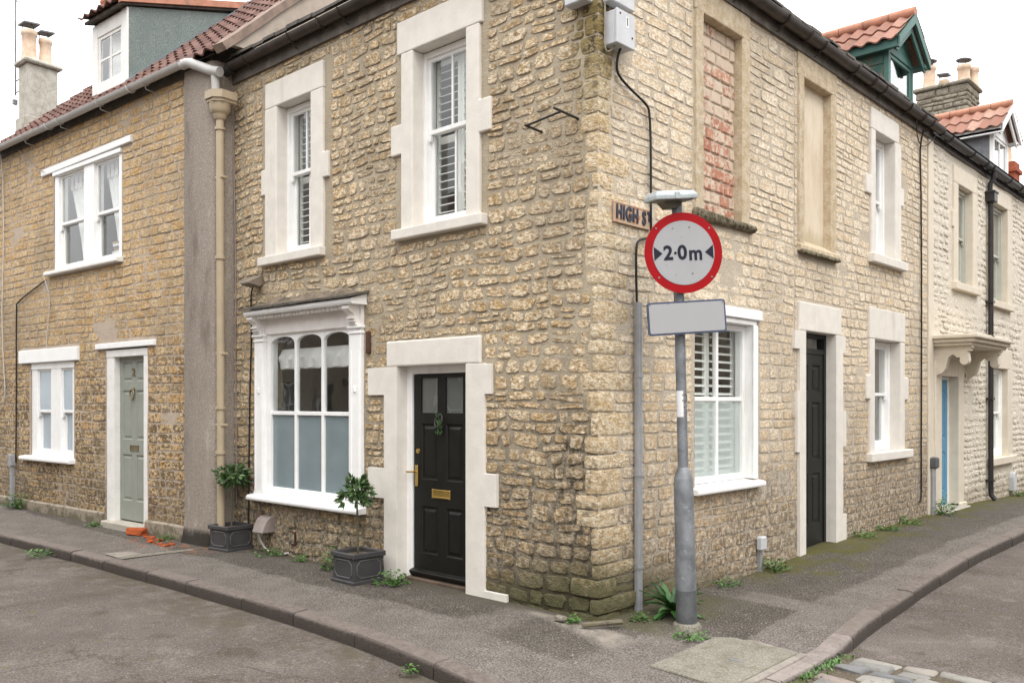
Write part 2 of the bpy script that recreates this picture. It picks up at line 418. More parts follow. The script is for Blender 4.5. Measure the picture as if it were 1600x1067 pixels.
def special_mats():
    g = G('roofing_felt')
    n = g.noise(95, 4, .75)
    c = g.mix(g.step(n, .4, .6), (.105, .135, .125), (.27, .305, .29))
    c = g.mix(g.step(g.noise(3, 4, .6), .4, .65, 0, .5), c, (.14, .175, .165))
    M['felt'] = g.done(c, .9, g.bump(n, .5, .004), 0, .2)
    # plain clay roof tiles: one tint per tile, lichen
    for nm, a, b, c3, lich in (('tile_brown', (.095, .048, .038), (.13, .067, .054), (.175, .10, .082), (.105, .08, .068)),
                               ('tile_red', (.225, .105, .076), (.30, .155, .115), (.38, .235, .18), (.13, .105, .08))):
        g = G(nm)
        t = g.attr("tint")
        c = g.ramp(t[0], [(0, a), (.5, b), (1, c3)])
        c = g.mix(g.step(g.noise(9, 5, .7), .52, .68, 0, .7), c, lich)
        c = g.mix(g.step(g.noise(70, 4, .7), .55, .7, 0, .5), c, c3)
        M[nm] = g.done(c, .85, g.bump(g.noise(60, 4, .6), .4, .01), 0, .25)
    # salvaged bricks with flaked-off paint
    g = G('flaked_brick')
    t = g.attr("tint")
    c = g.ramp(t[0], [(0, (.40, .175, .115)), (.5, (.48, .25, .17)), (1, (.37, .145, .095))])
    X, Y, Z = g.xyz()
    n = g.noise(14, 5, .7)
    k = g.math('ADD', n, g.math('ADD', g.math('MULTIPLY', g.math('SUBTRACT', t[1], .5), .35), g.math('MULTIPLY', g.math('SUBTRACT', Z, 4.2), .16)))
    c = g.mix(g.step(g.noise(17, 4, .65), .50, .60, 0, .75), c, (.60, .45, .35))
    c = g.mix(g.step(k, .45, .53, 0, .92), c, g.mix(n, (.50, .40, .30), (.68, .58, .47)))
    M['brick'] = g.done(c, .9, g.bump(g.math('ADD', n, g.noise(60, 4, .7)), .5, .015), 0, .2)
    g = G('red_chimney_brick')
    t = g.attr("tint")
    c = g.ramp(t[0], [(0, (.26, .075, .04)), (.5, (.34, .12, .07)), (1, (.42, .17, .10))])
    c = g.mix(g.step(g.noise(25, 4, .7), .55, .7, 0, .6), c, (.2, .15, .12))
    M['brick_red'] = g.done(c, .9, g.bump(g.noise(60, 4, .7), .5, .01), 0, .2)
    # buttress roughcast
    for nm, ca, cb, cd in (('pier_render', (.245, .208, .173), (.335, .29, .25), (.13, .10, .08)),):
        g = G(nm)
        X, Y, Z = g.xyz()
        f = g.noise(70, 4, .7)
        c = g.mix(g.step(f, .42, .58), ca, cb)
        c = g.mix(g.step(g.noise(55, 2, .6), .60, .66, 0, .45), c, (.56, .52, .46))
        n = g.noise(2.5, 5, .65, g.mapping((1, 1, .3)))
        c = g.mix(g.step(n, .5, .72, 0, .6), c, cd)
        c = g.mix(g.step(g.math('ADD', n, g.math('MULTIPLY', Z, .02)), .34, .46, .45, 0), c, (.52, .47, .41))
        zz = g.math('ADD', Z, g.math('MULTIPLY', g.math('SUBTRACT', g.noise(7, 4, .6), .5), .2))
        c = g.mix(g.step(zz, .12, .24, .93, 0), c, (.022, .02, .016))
        M[nm] = g.done(c, .95, g.bump(f, .6, .012), 0, .15)
    g = G('cast_plinth')
    X, Y, Z = g.xyz()
    n = g.noise(5, 6, .7)
    c = g.mix(g.step(n, .35, .65), (.29, .245, .19), (.38, .33, .27))
    c = g.mix(g.step(g.math('SUBTRACT', n, g.math('MULTIPLY', Z, .9)), .30, .46, 0, .75), c, (.085, .075, .04))
    c = g.mix(g.step(g.noise(9, 5, .7), .58, .68, 0, .8), c, (.07, .06, .05))
    M['plinth'] = g.done(c, .95, g.bump(g.noise(50, 4, .7), .6, .012), 0, .15)
    # cream painted rubble
    g = G('cream_roughcast')
    X, Y, Z = g.xyz()
    f = g.noise(40, 5, .7)
    c = g.mix(g.step(f, .35, .6), (.57, .51, .42), (.70, .645, .55))
    c = g.mix(g.step(g.noise(26, 5, .75), .62, .72, 0, .55), c, (.34, .27, .19))
    zz = g.math('ADD', Z, g.math('MULTIPLY', g.math('SUBTRACT', g.noise(3, 5, .65), .5), 1.2))
    c = g.mix(g.math('MULTIPLY', g.step(zz, -.1, .7, 1, 0), g.step(g.noise(20, 5, .7), .4, .6, .3, .8)), c, (.20, .15, .09))
    h = g.math('ADD', f, g.math('MULTIPLY', g.voronoi(11, 'SMOOTH_F1'), .8))
    M['cream_wall'] = g.done(c, .9, g.bump(h, .6, .03), 0, .2)
    # stone panel, old dressed stone
    g = G('plaster_infill')
    n = g.noise(3, 6, .65, g.mapping((1, 1, .35)))
    c = g.mix(g.step(n, .35, .65), (.55, .45, .325), (.66, .58, .46))
    X, Y, Z = g.xyz()
    c = g.mix(g.step(g.math('ADD', Z, g.math('MULTIPLY', n, .5)), 3.75, 3.95, .6, 0), c, (.38, .32, .20))
    M['plaster'] = g.done(c, .9, g.bump(g.noise(60, 4, .7), .35, .006), 0, .15)
    g = G('old_dressed_stone')
    n = g.noise(12, 6, .7)
    c = g.mix(g.step(n, .35, .65), (.50, .395, .26), (.64, .545, .41))
    c = g.mix(g.step(g.noise(34, 5, .7), .58, .68, 0, .6), c, (.36, .25, .13))
    M['dressed'] = g.done(c, .9, g.bump(g.math('ADD', n, g.noise(50, 5, .7)), .7, .03), 0, .15)
    g = G('mossy_sill_stone')
    n = g.noise(16, 6, .75)
    c = g.mix(g.step(n, .4, .55), (.085, .07, .045), (.26, .225, .16))
    c = g.mix(g.step(g.noise(25, 4, .7), .56, .66, 0, .8), c, (.14, .11, .04))
    M['mossy'] = g.done(c, .95, g.bump(n, 1., .04), 0, .1)
    # chimney stone
    g = G('chimney_stone')
    t = g.attr("tint")
    n = g.noise(8, 6, .7)
    c = g.mix(g.step(n, .35, .65), (.20, .175, .135), (.34, .305, .245))
    c = g.mix(g.step(g.noise(14, 5, .75), .56, .66, 0, .85), c, (.085, .08, .065))
    c = g.mix(g.step(g.noise(20, 5, .75), .62, .70, 0, .7), c, (.30, .25, .08))
    M['chim_stone'] = g.done(c, .95, g.bump(g.noise(24, 5, .7), .9, .04), 0, .15)
    g = G('chimney_render')
    v = g.voronoi(4.5, 'DISTANCE_TO_EDGE', vec=g.mapping((1, 1, .45)))
    n = g.noise(6, 5, .7)
    c = g.mix(g.step(n, .35, .65), (.34, .32, .275), (.46, .44, .39))
    c = g.mix(g.step(v, .0, .035, .55, 0), c, (.22, .18, .13))
    M['chim_render'] = g.done(c, .9, g.bump(n, .3, .01), 0, .15)
    g = G('clay_pot')
    n = g.noise(5, 5, .7)
    c = g.mix(g.step(n, .35, .65), (.55, .39, .28), (.68, .56, .44))
    M['pot'] = g.done(c, .85, g.bump(g.noise(60, 3, .6), .2, .006), 0, .2)
    # leaves
    for nm, ca, cb in (('bay_leaf', (.030, .068, .020), (.085, .15, .048)), ('weed_leaf', (.035, .10, .016), (.085, .19, .032)), ('dock_leaf', (.012, .062, .010), (.045, .135, .022))):
        g = G(nm)
        t = g.attr("tint")
        c = g.mix(t[0], ca, cb)
        M[nm] = g.done(c, .38 if nm == 'bay_leaf' else .5, g.bump(g.noise(120, 2, .5), .2, .003), 0, .5, Transmission_Weight=0.)
    # asphalt: road, footway (two ages of tarmac), kerb, setts
    g = G('road_tarmac')
    X, Y, Z = g.xyz()
    f = g.noise(78, 3, .7)
    f2 = g.voronoi(60)
    big = g.noise(.55, 5, .6)
    mid = g.noise(2.6, 5, .65)
    c = g.mix(g.step(big, .35, .65), (.102, .083, .072), (.145, .123, .109))
    c = g.mix(g.step(mid, .52, .68, 0, .6), c, (.20, .172, .152))
    c = g.mix(g.step(mid, .34, .47, .8, 0), c, (.075, .058, .042))
    crk = g.voronoi(.8, 'DISTANCE_TO_EDGE', vec=g.mix(.12, g.pos, g.noise(2., 3, .6, col=True)))
    c = g.mix(g.math('MULTIPLY', g.step(crk, .0, .010, .8, 0), g.step(g.noise(.5, 2, .5), .5, .58)), c, (.05, .043, .036))
    c = g.mix(g.step(f, .36, .52, .8, .0), c, tuple_mix(g, c, .40))
    c = g.mix(g.step(f, .56, .68, 0, .55), c, (.30, .268, .245))
    c = g.mix(g.step(f2, .12, .22, .6, 0), c, (.30, .272, .25))
    c = g.mix(g.step(g.noise(21, 3, .6), .57, .66, 0, .5), c, (.085, .072, .06))
    c = g.mix(g.step(g.noise(38, 2, .5), .72, .76, 0, .8), c, (.40, .37, .33))
    wet = g.step(g.math('ADD', Y, g.math('MULTIPLY', g.math('SUBTRACT', mid, .5), 1.2)), -2.3, -1.45)
    c = g.mix(g.math('MULTIPLY', g.math('MULTIPLY', wet, g.step(X, 1.0, -.5)), g.step(g.noise(5, 5, .7), .42, .62, 0, .75)), c, (.075, .062, .038))
    c = g.mix(g.math('MULTIPLY', g.step(g.math('SUBTRACT', X, Y), 1.0, 1.8, 1, 0), g.step(g.noise(7, 5, .7), .6, .7, 0, .6)), c, (.09, .095, .03))
    M['road'] = g.done(c, .88, g.bump(g.math('ADD', f, g.math('MULTIPLY', f2, -.6)), .7, .012), 0, .25)

    g = G('footway_tarmac')
    X, Y, Z = g.xyz()
    f = g.noise(82, 3, .7)
    f2 = g.voronoi(64)
    mid = g.noise(3.0, 5, .65)
    edge = g.math('MULTIPLY', g.math('SUBTRACT', g.noise(1.6, 3, .5), .5), .3)
    new = g.mix(g.step(mid, .35, .65), (.128, .112, .097), (.170, .151, .134))
    old = g.mix(g.step(mid, .35, .65), (.066, .057, .046), (.094, .081, .067))
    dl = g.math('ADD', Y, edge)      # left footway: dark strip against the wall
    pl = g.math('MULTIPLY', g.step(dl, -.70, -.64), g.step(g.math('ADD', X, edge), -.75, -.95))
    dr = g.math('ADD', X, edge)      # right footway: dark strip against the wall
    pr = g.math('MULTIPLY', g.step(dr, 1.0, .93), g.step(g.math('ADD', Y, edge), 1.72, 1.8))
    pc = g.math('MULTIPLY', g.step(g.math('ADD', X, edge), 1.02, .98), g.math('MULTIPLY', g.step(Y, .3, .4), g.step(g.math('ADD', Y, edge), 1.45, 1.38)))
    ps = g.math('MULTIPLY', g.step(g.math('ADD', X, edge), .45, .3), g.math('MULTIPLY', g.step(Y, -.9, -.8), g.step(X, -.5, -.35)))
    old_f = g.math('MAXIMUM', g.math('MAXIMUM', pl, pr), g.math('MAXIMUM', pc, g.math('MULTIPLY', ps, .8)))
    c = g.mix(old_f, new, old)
    c = g.mix(g.step(f, .38, .52, .9, .0), c, tuple_mix(g, c, .32))
    c = g.mix(g.step(f, .55, .66, 0, .7), c, (.34, .30, .27))
    c = g.mix(g.step(f2, .12, .22, .5, 0), c, (.30, .268, .24))
    c = g.mix(g.step(g.noise(19, 3, .6), .57, .66, 0, .4), c, (.08, .068, .054))
    c = g.mix(g.step(g.noise(40, 2, .5), .715, .75, 0, .9), c, (.46, .42, .37))
    # moss and silt lying against the wall foot
    m1 = g.noise(4.5, 5, .7)
    wl_ = g.math('MULTIPLY', g.step(g.math('ADD', X, g.math('MULTIPLY', g.math('SUBTRACT', g.noise(2.2, 5, .65), .5), 2.4)), .55, .12), g.step(Y, 1.8, 2.9))
    c = g.mix(g.math('MULTIPLY', wl_, .85), c, g.mix(m1, (.045, .036, .014), (.12, .12, .018)))
    wb = g.math('MULTIPLY', g.step(g.math('ADD', X, g.math('MULTIPLY', g.math('SUBTRACT', m1, .5), 1.2)), .75, .25), g.math('MULTIPLY', g.step(Y, .0, .1), g.step(Y, 1.5, 1.2)))
    c = g.mix(g.math('MULTIPLY', wb, .6), c, (.075, .07, .03))
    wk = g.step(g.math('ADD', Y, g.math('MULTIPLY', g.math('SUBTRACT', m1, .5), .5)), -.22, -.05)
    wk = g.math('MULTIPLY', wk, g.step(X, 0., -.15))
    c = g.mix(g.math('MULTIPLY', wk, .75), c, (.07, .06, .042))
    rd = g.math('MULTIPLY', g.step(g.noise(6, 5, .7, g.mapping((1, 1, 1), (3, 1, 0))), .5, .62), g.math('MULTIPLY', g.step(g.math('ABSOLUTE', g.math('ADD', X, 6.0)), 1.1, .5), g.step(Y, -1.1, -.5)))
    c = g.mix(g.math('MULTIPLY', rd, .55), c, (.33, .10, .035))
    # pale swept dust at the corner foot
    du = g.math('MULTIPLY', g.step(g.math('ADD', g.math('MULTIPLY', Y, 1.), g.math('MULTIPLY', X, .25)), -.36, -.26), g.math('MULTIPLY', g.step(X, -.75, -.5), g.step(Y, -.05, -.14)))
    c = g.mix(g.math('MULTIPLY', g.math('MULTIPLY', du, g.step(X, .5, .3)), g.step(m1, .35, .6, .2, .8)), c, (.30, .265, .225))
    M['footway'] = g.done(c, .88, g.bump(g.math('ADD', f, g.math('MULTIPLY', f2, -.6)), .7, .012), 0, .25)
    for nm, ca, cb in (('kerb_stone', (.115, .094, .082), (.175, .148, .131)), ('flush_kerb_stone', (.19, .162, .147), (.26, .225, .205))):
        g = G(nm)
        t = g.attr("tint")
        n = g.noise(14, 6, .7)
        c = g.mix(g.step(n, .35, .65), ca, cb)
        c = g.mix(g.math('MULTIPLY', t[0], .4), c, tuple(x * 1.35 for x in cb))
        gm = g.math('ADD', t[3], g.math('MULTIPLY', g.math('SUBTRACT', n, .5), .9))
        c = g.mix(g.step(gm, .35, .8, 0, .88), c, (.042, .033, .027))  # kerb front face darkened: splashed grime, plus its shade put into the colour
        c = g.mix(g.step(g.noise(30, 5, .75), .56, .68, 0, .6), c, (.06, .05, .042))
        M[nm] = g.done(c, .85, g.bump(g.math('ADD', n, g.noise(60, 4, .7)), .8, .015), 0, .2)
    g = G('sett_stone')
    t = g.attr("tint")
    n = g.noise(18, 6, .7)
    c = g.ramp(t[0], [(0, (.14, .145, .155)), (.3, (.22, .21, .19)), (.6, (.29, .275, .245)), (.8, (.23, .18, .155)), (1, (.33, .31, .28))])
    c = g.mix(g.step(n, .5, .68, 0, .6), c, (.13, .115, .095))
    M['sett'] = g.done(c, .8, g.bump(n, .7, .015), 0, .25)
    g = G('concrete_cover')
    f = g.noise(75, 3, .7)
    n = g.noise(4, 5, .65)
    c = g.mix(g.step(n, .35, .65), (.165, .152, .122), (.225, .208, .172))
    c = g.mix(g.step(f, .36, .5, .8, 0), c, (.10, .092, .07))
    c = g.mix(g.step(f, .56, .66, 0, .6), c, (.36, .335, .29))
    c = g.mix(g.step(g.noise(9, 5, .7), .55, .68, 0, .6), c, (.115, .108, .06))
    M['concrete'] = g.done(c, .92, g.bump(f, .5, .008), 0, .2)
    g = G('joint_grit')
    n = g.noise(60, 5, .7)
    c = g.mix(g.step(n, .4, .6), (.075, .06, .045), (.15, .125, .095))
    c = g.mix(g.step(g.noise(6, 5, .7), .52, .62, 0, .8), c, (.07, .09, .025))
    M['grit'] = g.done(c, .95, g.bump(n, .8, .015), 0, .1)


def tuple_mix(g, c, k):
    return g.mix(1.0, c, (k, k, k), 'MULTIPLY')


special_mats()
M['verge'] = paint('verge_mortar', (.23, .17, .138), .95, .2, .7, 60, dirt=(.13, .10, .085), dscale=7)
M['gable_render'] = paint('gable_render', (.40, .34, .285), .9, .08, .3, 40, dirt=(.22, .19, .15), dscale=5, dlo=.6, dhi=.75)
M['stone_far'] = paint('far_stone', (.30, .255, .19), .9, .2, .6, 12, dirt=(.16, .11, .06), dscale=8)
M['grey_sash'] = paint('grey_green_sash', (.46, .46, .40), .45, .05, .05, 40)
M['sticker'] = paint('white_sticker', (.70, .70, .70), .45, .04, .02, 30)
M['sign_plain'] = paint('plain_grey_plate', (.345, .345, .35), .55, .01, .01, 30, spec=.2)
M['sign_spot'] = paint('sign_scuff', (.20, .19, .16), .8, .2, .1, 60)
M['lead_edge'] = paint('worn_planter_moulding', (.10, .095, .098), .45, .2, .1, 60)
M['flaunch'] = paint('weathered_mortar', (.17, .135, .10), .95, .3, .8, 30, dirt=(.075, .062, .045), dscale=9, dlo=.48, dhi=.62)
M['fascia'] = paint('weathered_fascia_board', (.10, .085, .072), .7, .25, .3, 30, dirt=(.19, .165, .135), dscale=6, dlo=.52, dhi=.7)
M['edging'] = paint('worn_cement_edging', (.235, .21, .18), .9, .15, .6, 40, dirt=(.15, .13, .10), dscale=9, dlo=.5, dhi=.66)
M['dark_pane'] = paint('dark_window', (.03, .032, .035), .08, .1, 0, 10, spec=.5)

# ------------------------------------------------------------------ mesh helpers
class MB:
    def __init__(s):
        s.v, s.f, s.t = [], [], []
        s.tint = None

    def add(s, vs, fs, al=None):
        k = len(s.v)
        s.v += [tuple(p) for p in vs]
        s.f += [tuple(i + k for i in f) for f in fs]
        c = s.tint or (.5, .5, .5)
        s.t += [(*c, q) for q in al] if al else [(*c, 0.)] * len(vs)
        return s

    def box(s, x0, x1, y0, y1, z0, z1, M=None, jit=0, rng=None):
        vs = [(x, y, z) for z in (z0, z1) for y in (y0, y1) for x in (x0, x1)]
        if jit: vs = [tuple(c + rng.uniform(-jit, jit) for c in p) for p in vs]
        if M is not None: vs = [M @ Vector(p) for p in vs]
        return s.add(vs, [(0, 2, 3, 1), (4, 5, 7, 6), (0, 1, 5, 4), (2, 6, 7, 3), (0, 4, 6, 2), (1, 3, 7, 5)])

    def prism(s, pts, a, b, axis='y', M=None):
        """2D polygon swept from a to b: axis y -> pts are (x, z); x -> (y, z); z -> (x, y)."""
        n = len(pts)
        def P(p, t): return (p[0], t, p[1]) if axis == 'y' else ((t, p[0], p[1]) if axis == 'x' else (p[0], p[1], t))
        vs = [P(p, a) for p in pts] + [P(p, b) for p in pts]
        if M is not None: vs = [M @ Vector(p) for p in vs]
        fs = [tuple(range(n)), tuple(range(2 * n - 1, n - 1, -1))]
        fs += [(i, i + n, (i + 1) % n + n, (i + 1) % n) for i in range(n)]
        return s.add(vs, fs)

    def tube(s, pts, r, n=8, caps=True, squash=1.):
        pts = [Vector(p) for p in pts]
        rs = r if isinstance(r, (list, tuple)) else [r] * len(pts)
        vs, up = [], None
        for i, p in enumerate(pts):
            d = (pts[min(i + 1, len(pts) - 1)] - pts[max(i - 1, 0)]).normalized()
            if up is None:
                up = Vector((0, 0, 1)) if abs(d.z) < .9 else Vector((1, 0, 0))
            a = d.cross(up).normalized()
            b = a.cross(d).normalized()
            up = b
            for k in range(n):
                t = 2 * math.pi * k / n
                vs.append(p + a * (math.cos(t) * rs[i]) + b * (math.sin(t) * rs[i] * squash))
        fs = [(i * n + k, i * n + (k + 1) % n, (i + 1) * n + (k + 1) % n, (i + 1) * n + k) for i in range(len(pts) - 1) for k in range(n)]
        if caps:
            fs += [tuple(range(n - 1, -1, -1)), tuple(range((len(pts) - 1) * n, len(pts) * n))]
        return s.add(vs, fs)

    def lathe(s, c, prof, n=16, sx=1., sy=1., M=None):
        vs = []
        for r, z in prof:
            for k in range(n):
                t = 2 * math.pi * (k + .5) / n
                vs.append((c[0] + math.cos(t) * r * sx, c[1] + math.sin(t) * r * sy, c[2] + z))
        if M is not None: vs = [M @ Vector(p) for p in vs]
        m = len(prof)
        fs = [(i * n + k, i * n + (k + 1) % n, (i + 1) * n + (k + 1) % n, (i + 1) * n + k) for i in range(m - 1) for k in range(n)]
        fs += [tuple(range(n - 1, -1, -1)), tuple(range((m - 1) * n, m * n))]
        return s.add(vs, fs)

    def quad(s, a, b, c, d):
        return s.add([a, b, c, d], [(0, 1, 2, 3)])

    def build(s, name, mat, parent=None, smooth=False, bevel=0., M=None, seg=1, sharp=40, props=None):
        me = bpy.data.meshes.new(name)
        if bevel:
            bm = bmesh.new()
            vv = [bm.verts.new(p) for p in s.v]
            for f in s.f:
                try: bm.faces.new([vv[i] for i in f])
                except ValueError: pass
            bmesh.ops.recalc_face_normals(bm, faces=bm.faces)
            es = [e for e in bm.edges if len(e.link_faces) == 2 and e.calc_face_angle(0) > .5]
            bmesh.ops.bevel(bm, geom=es, offset=bevel, segments=seg, affect='EDGES', profile=.5, clamp_overlap=True)
            bm.to_mesh(me)
            bm.free()
        else:
            me.from_pydata(s.v, [], s.f)
            if any(t != (.5, .5, .5, 0.) for t in s.t):
                ca = me.color_attributes.new("tint", 'FLOAT_COLOR', 'POINT')
                ca.data.foreach_set("color", [c for t in s.t for c in t])
        me.materials.append(mat)
        if smooth:
            me.shade_smooth()
            me.set_sharp_from_angle(angle=R(sharp))
        return link(name, me, parent, M, props)


def link(name, me, parent=None, M=None, props=None):
    o = bpy.data.objects.new(name, me)
    C.objects.link(o)
    if parent is not None: o.parent = parent
    if M is not None: o.matrix_local = M
    if props:
        for k, v in props.items(): o[k] = v
    return o


def tag(o, label, cat, group=None):
    o['label'] = label
    o['category'] = cat
    if group: o['group'] = group
    return o


def thing(name, label, cat, loc=(0, 0, 0), rz=0., group=None):
    o = bpy.data.objects.new(name, None)
    o.empty_display_size = .2
    C.objects.link(o)
    o.location = loc
    o.rotation_euler = (0, 0, rz)
    return tag(o, label, cat, group)


def structure(name, mb, mat, **kw):
    o = mb.build(name, mat, **kw)
    o['kind'] = 'structure'
    return o


RZ90 = Matrix.Rotation(R(90), 4, 'Z')
ID = Matrix.Identity(4)


def nz(x, y=0., z=0.):
    return mnoise.noise(Vector((x, y, z)))


# ------------------------------------------------------------------ walls: mortar skin with real openings, stones proud of it
def wall_skin(x0, x1, z0, z1, holes, step=.17, amp=.008, seed=0, back=.22):
    mb = MB()
    xs, zs = {round(x0, 3), round(x1, 3)}, {round(z0, 3), round(z1, 3)}
    holes = [(a - .014, b + .014, c - .014, d + .014) for a, b, c, d in holes]
    for a, b, c, d in holes:
        xs |= {round(a, 3), round(b, 3)}
        zs |= {round(c, 3), round(d, 3)}
    def fill(vals, lo, hi):
        vals = sorted(v for v in vals if lo - 1e-6 <= v <= hi + 1e-6)
        out = [vals[0]]
        for v in vals[1:]:
            n = max(1, int((v - out[-1]) / step))
            a = out[-1]
            out += [a + (v - a) * (k + 1) / n for k in range(n)]
        return out
    xs, zs = fill(xs, x0, x1), fill(zs, z0, z1)
    idx, vs, fs = {}, [], []
    def V(i, k):
        if (i, k) not in idx:
            idx[(i, k)] = len(vs)
            vs.append((xs[i], amp * nz(xs[i] * 1.7, seed, zs[k] * 1.7), zs[k]))
        return idx[(i, k)]
    for i in range(len(xs) - 1):
        for k in range(len(zs) - 1):
            cx, cz = (xs[i] + xs[i + 1]) / 2, (zs[k] + zs[k + 1]) / 2
            if any(a < cx < b and c < cz < d for a, b, c, d in holes): continue
            fs.append((V(i, k), V(i + 1, k), V(i + 1, k + 1), V(i, k + 1)))
    mb.add(vs, fs)
    for a, b, c, d in holes:      # the thickness of the wall round each opening
        mb.quad((a, 0, c), (a, 0, d), (a, back, d), (a, back, c))
        mb.quad((b, 0, d), (b, 0, c), (b, back, c), (b, back, d))
        mb.quad((a, 0, d), (b, 0, d), (b, back, d), (a, back, d))
        mb.quad((b, 0, c), (a, 0, c), (a, back, c), (b, back, c))
    return mb


STONE_EDGE = {}


def stone_mesh(rng, x0, x1, z0, z1, d, power, rough, wav, seed, n=12, fall=.75):
    """one roughly dressed stone in facade coordinates: outline, shoulder, face (50 triangles)"""
    cx, cz, a, b = (x0 + x1) / 2, (z0 + z1) / 2, (x1 - x0) / 2, (z1 - z0) / 2
    ph = rng.uniform(0, .5)
    ring = []
    for k in range(n):
        t = 2 * math.pi * (k + ph) / n
        c, s = math.cos(t), math.sin(t)
        q = 1 - rough * rng.random()
        ring.append((a * q * math.copysign(abs(c) ** power, c), b * q * math.copysign(abs(s) ** power, s)))
    sk = rng.uniform(-.12, .12) * rough * 6
    vs = []
    rot = rng.uniform(-.5, .5) * rough
    ring = [(u + w * rot * -1, w + u * rot) for u, w in ring]
    lean = rng.uniform(-.3, .3), rng.uniform(-.35, .25)
    for sc, dep in ((1.03, -.006), (.955, d * fall), (.62, d)):
        for (u, w) in ring:
            j = 1 + rng.uniform(-rough, rough) * .5
            x, z = cx + u * sc * j + w * sk * .5, cz + w * sc * j
            y = dep * (1 + (0 if dep < 0 else (lean[0] * u / a + lean[1] * w / b) * .5 + rng.uniform(-.3, .3) * min(1, rough * 5)))
            vs.append((x, y, z))
    vs.append((cx + rng.uniform(-.2, .2) * a, d * rng.uniform(.75, 1.25), cz + rng.uniform(-.2, .2) * b))
    out = []
    for (x, y, z) in vs:
        out.append((x, -y, z + wav * (nz(x * .55, seed, z * .6) + .45 * nz(x * 1.9, seed + 5, z * 1.2))))
    fs = []
    for r in (0, 1):
        for k in range(n):
            k2 = (k + 1) % n
            fs.append((r * n + k, r * n + k2, (r + 1) * n + k2, (r + 1) * n + k))
    for k in range(n):
        fs.append((2 * n + k, 2 * n + (k + 1) % n, 3 * n))
    return out, fs, (cx, cz), (x1 - x0) * (z1 - z0)


def lay_stones(seed, x0, x1, zb, zt, excl, zs=None, h=(.075, .125), w=(.12, .27), gx=.02, gz=.02, wav=.03, rough=.14, power=.5, d=(.012, .028), sneck=.2, fall=.75):
    rng = random.Random(seed)
    out = []
    z = zb
    while z < zt - .03:
        hh = rng.uniform(*h)
        if zs:
            nx = [q for q in zs if q > z + 1e-4]
            if nx: hh = nx[0] - z
        if z + hh > zt - .04: hh = zt - z
        ev = sorted({x0, x1} | {v for e in excl for v in e[:2] if x0 < v < x1 and e[2] < z + hh and e[3] > z})
        segs = []
        for a, b in zip(ev, ev[1:]):
            lo, hi, m = z, z + hh, (a + b) / 2
            ok = True
            for e in excl:
                if e[0] < m < e[1] and e[2] < hi and e[3] > lo:
                    if e[2] <= lo and e[3] >= hi: ok = False
                    elif e[2] > lo and e[2] - lo >= hi - e[3]: hi = e[2]
                    elif e[3] < hi: lo = e[3]
                    else: ok = False
            if not ok or hi - lo < .042: continue
            if segs and abs(segs[-1][1] - a) < 1e-6 and abs(segs[-1][2] - lo) < 1e-6 and abs(segs[-1][3] - hi) < 1e-6:
                segs[-1] = (segs[-1][0], b, lo, hi)
            else:
                segs.append((a, b, lo, hi))
        for a, b, lo, hi in segs:
            x = a
            while x < b - .03:
                ww = rng.uniform(*w) * (.75 + .25 * hh / h[1]) * (1.35 if rng.random() < .12 else 1)
                if b - (x + ww) < w[0] * .7: ww = b - x
                vg = .4 + rough * 3
                g1, g2 = gx * rng.uniform(1 - vg, 1 + vg) / 2, gz * rng.uniform(1 - vg, 1 + vg * 1.6) / 2
                cells = [(x, x + ww, lo, hi)]
                if hi - lo > (h[0] + h[1]) / 2 and rng.random() < sneck:
                    zm = lo + (hi - lo) * rng.uniform(.4, .6)
                    if ww > w[1] * .8 and rng.random() < .5:
                        xm = x + ww * rng.uniform(.35, .65)
                        cells = [(x, x + ww, lo, zm), (x, xm, zm, hi), (xm, x + ww, zm, hi)]
                    else:
                        cells = [(x, x + ww, lo, zm), (x, x + ww, zm, hi)]
                for (p, q, r_, s_) in cells:
                    if q - p - 2 * g1 < .02 or s_ - r_ - 2 * g2 < .02: continue
                    jx = rng.uniform(-.3, .3) * g1
                    jz = rng.uniform(-.3, .3) * g2
                    st = stone_mesh(rng, p + g1 + jx, q - g1 + jx, r_ + g2 + jz, s_ - g2 + jz, rng.uniform(*d), power, rough, wav, seed, fall=fall)
                    out.append((*st, (rng.random(), rng.random(), rng.random())))
                x += ww
        z += hh
    return out


def AL(st):
    n = (len(st[0]) - 1) // 3
    return [1.] * n + [.70] * n + [.30] * n + [.05]


def place_stones(lots, parent_name='stone', limit=300):
    """lots: (stones, wall object, material, facade matrix). The largest seen become objects of their own, the rest one mesh per wall."""
    allst = []
    for li, (stones, wall, mat, W) in enumerate(lots):
        for st in stones:
            p = W @ Vector((st[2][0], 0, st[2][1]))
            nrm = (W.to_3x3() @ Vector((0, -1, 0)))
            v = CAM - p
            dist = v.length
            # inside the frame?
            rel = p - CAM
            yaw = R(42.66)
            rx = rel.x * math.cos(yaw) + rel.y * math.sin(yaw)
            ry = -rel.x * math.sin(yaw) + rel.y * math.cos(yaw)
            if ry <= 0: score = 0
            else:
                u, vv = rx / ry, rel.z / ry
                score = st[3] * max(0, nrm.dot(v) / dist) / dist ** 2 if abs(u) < .575 and -.31 < vv < .45 else 0
            allst.append((score, li, st))
    allst.sort(key=lambda q: -q[0])
    for k, (sc, li, st) in enumerate(allst):
        if k < limit:
            mb = MB()
            mb.tint = st[4]
            mb.add(st[0], st[1], AL(st))
            mb.build(parent_name, lots[li][2], lots[li][1], smooth=True, sharp=24)
    for li, lot in enumerate(lots):
        mb = MB()
        for k, (sc, l2, st) in enumerate(allst):
            if k >= limit and l2 == li:
                mb.tint = st[4]
                mb.add(st[0], st[1], AL(st))
        if mb.v:
            mb.build(parent_name, lot[2], lot[1], smooth=True, sharp=24, props={'kind': 'stuff'})


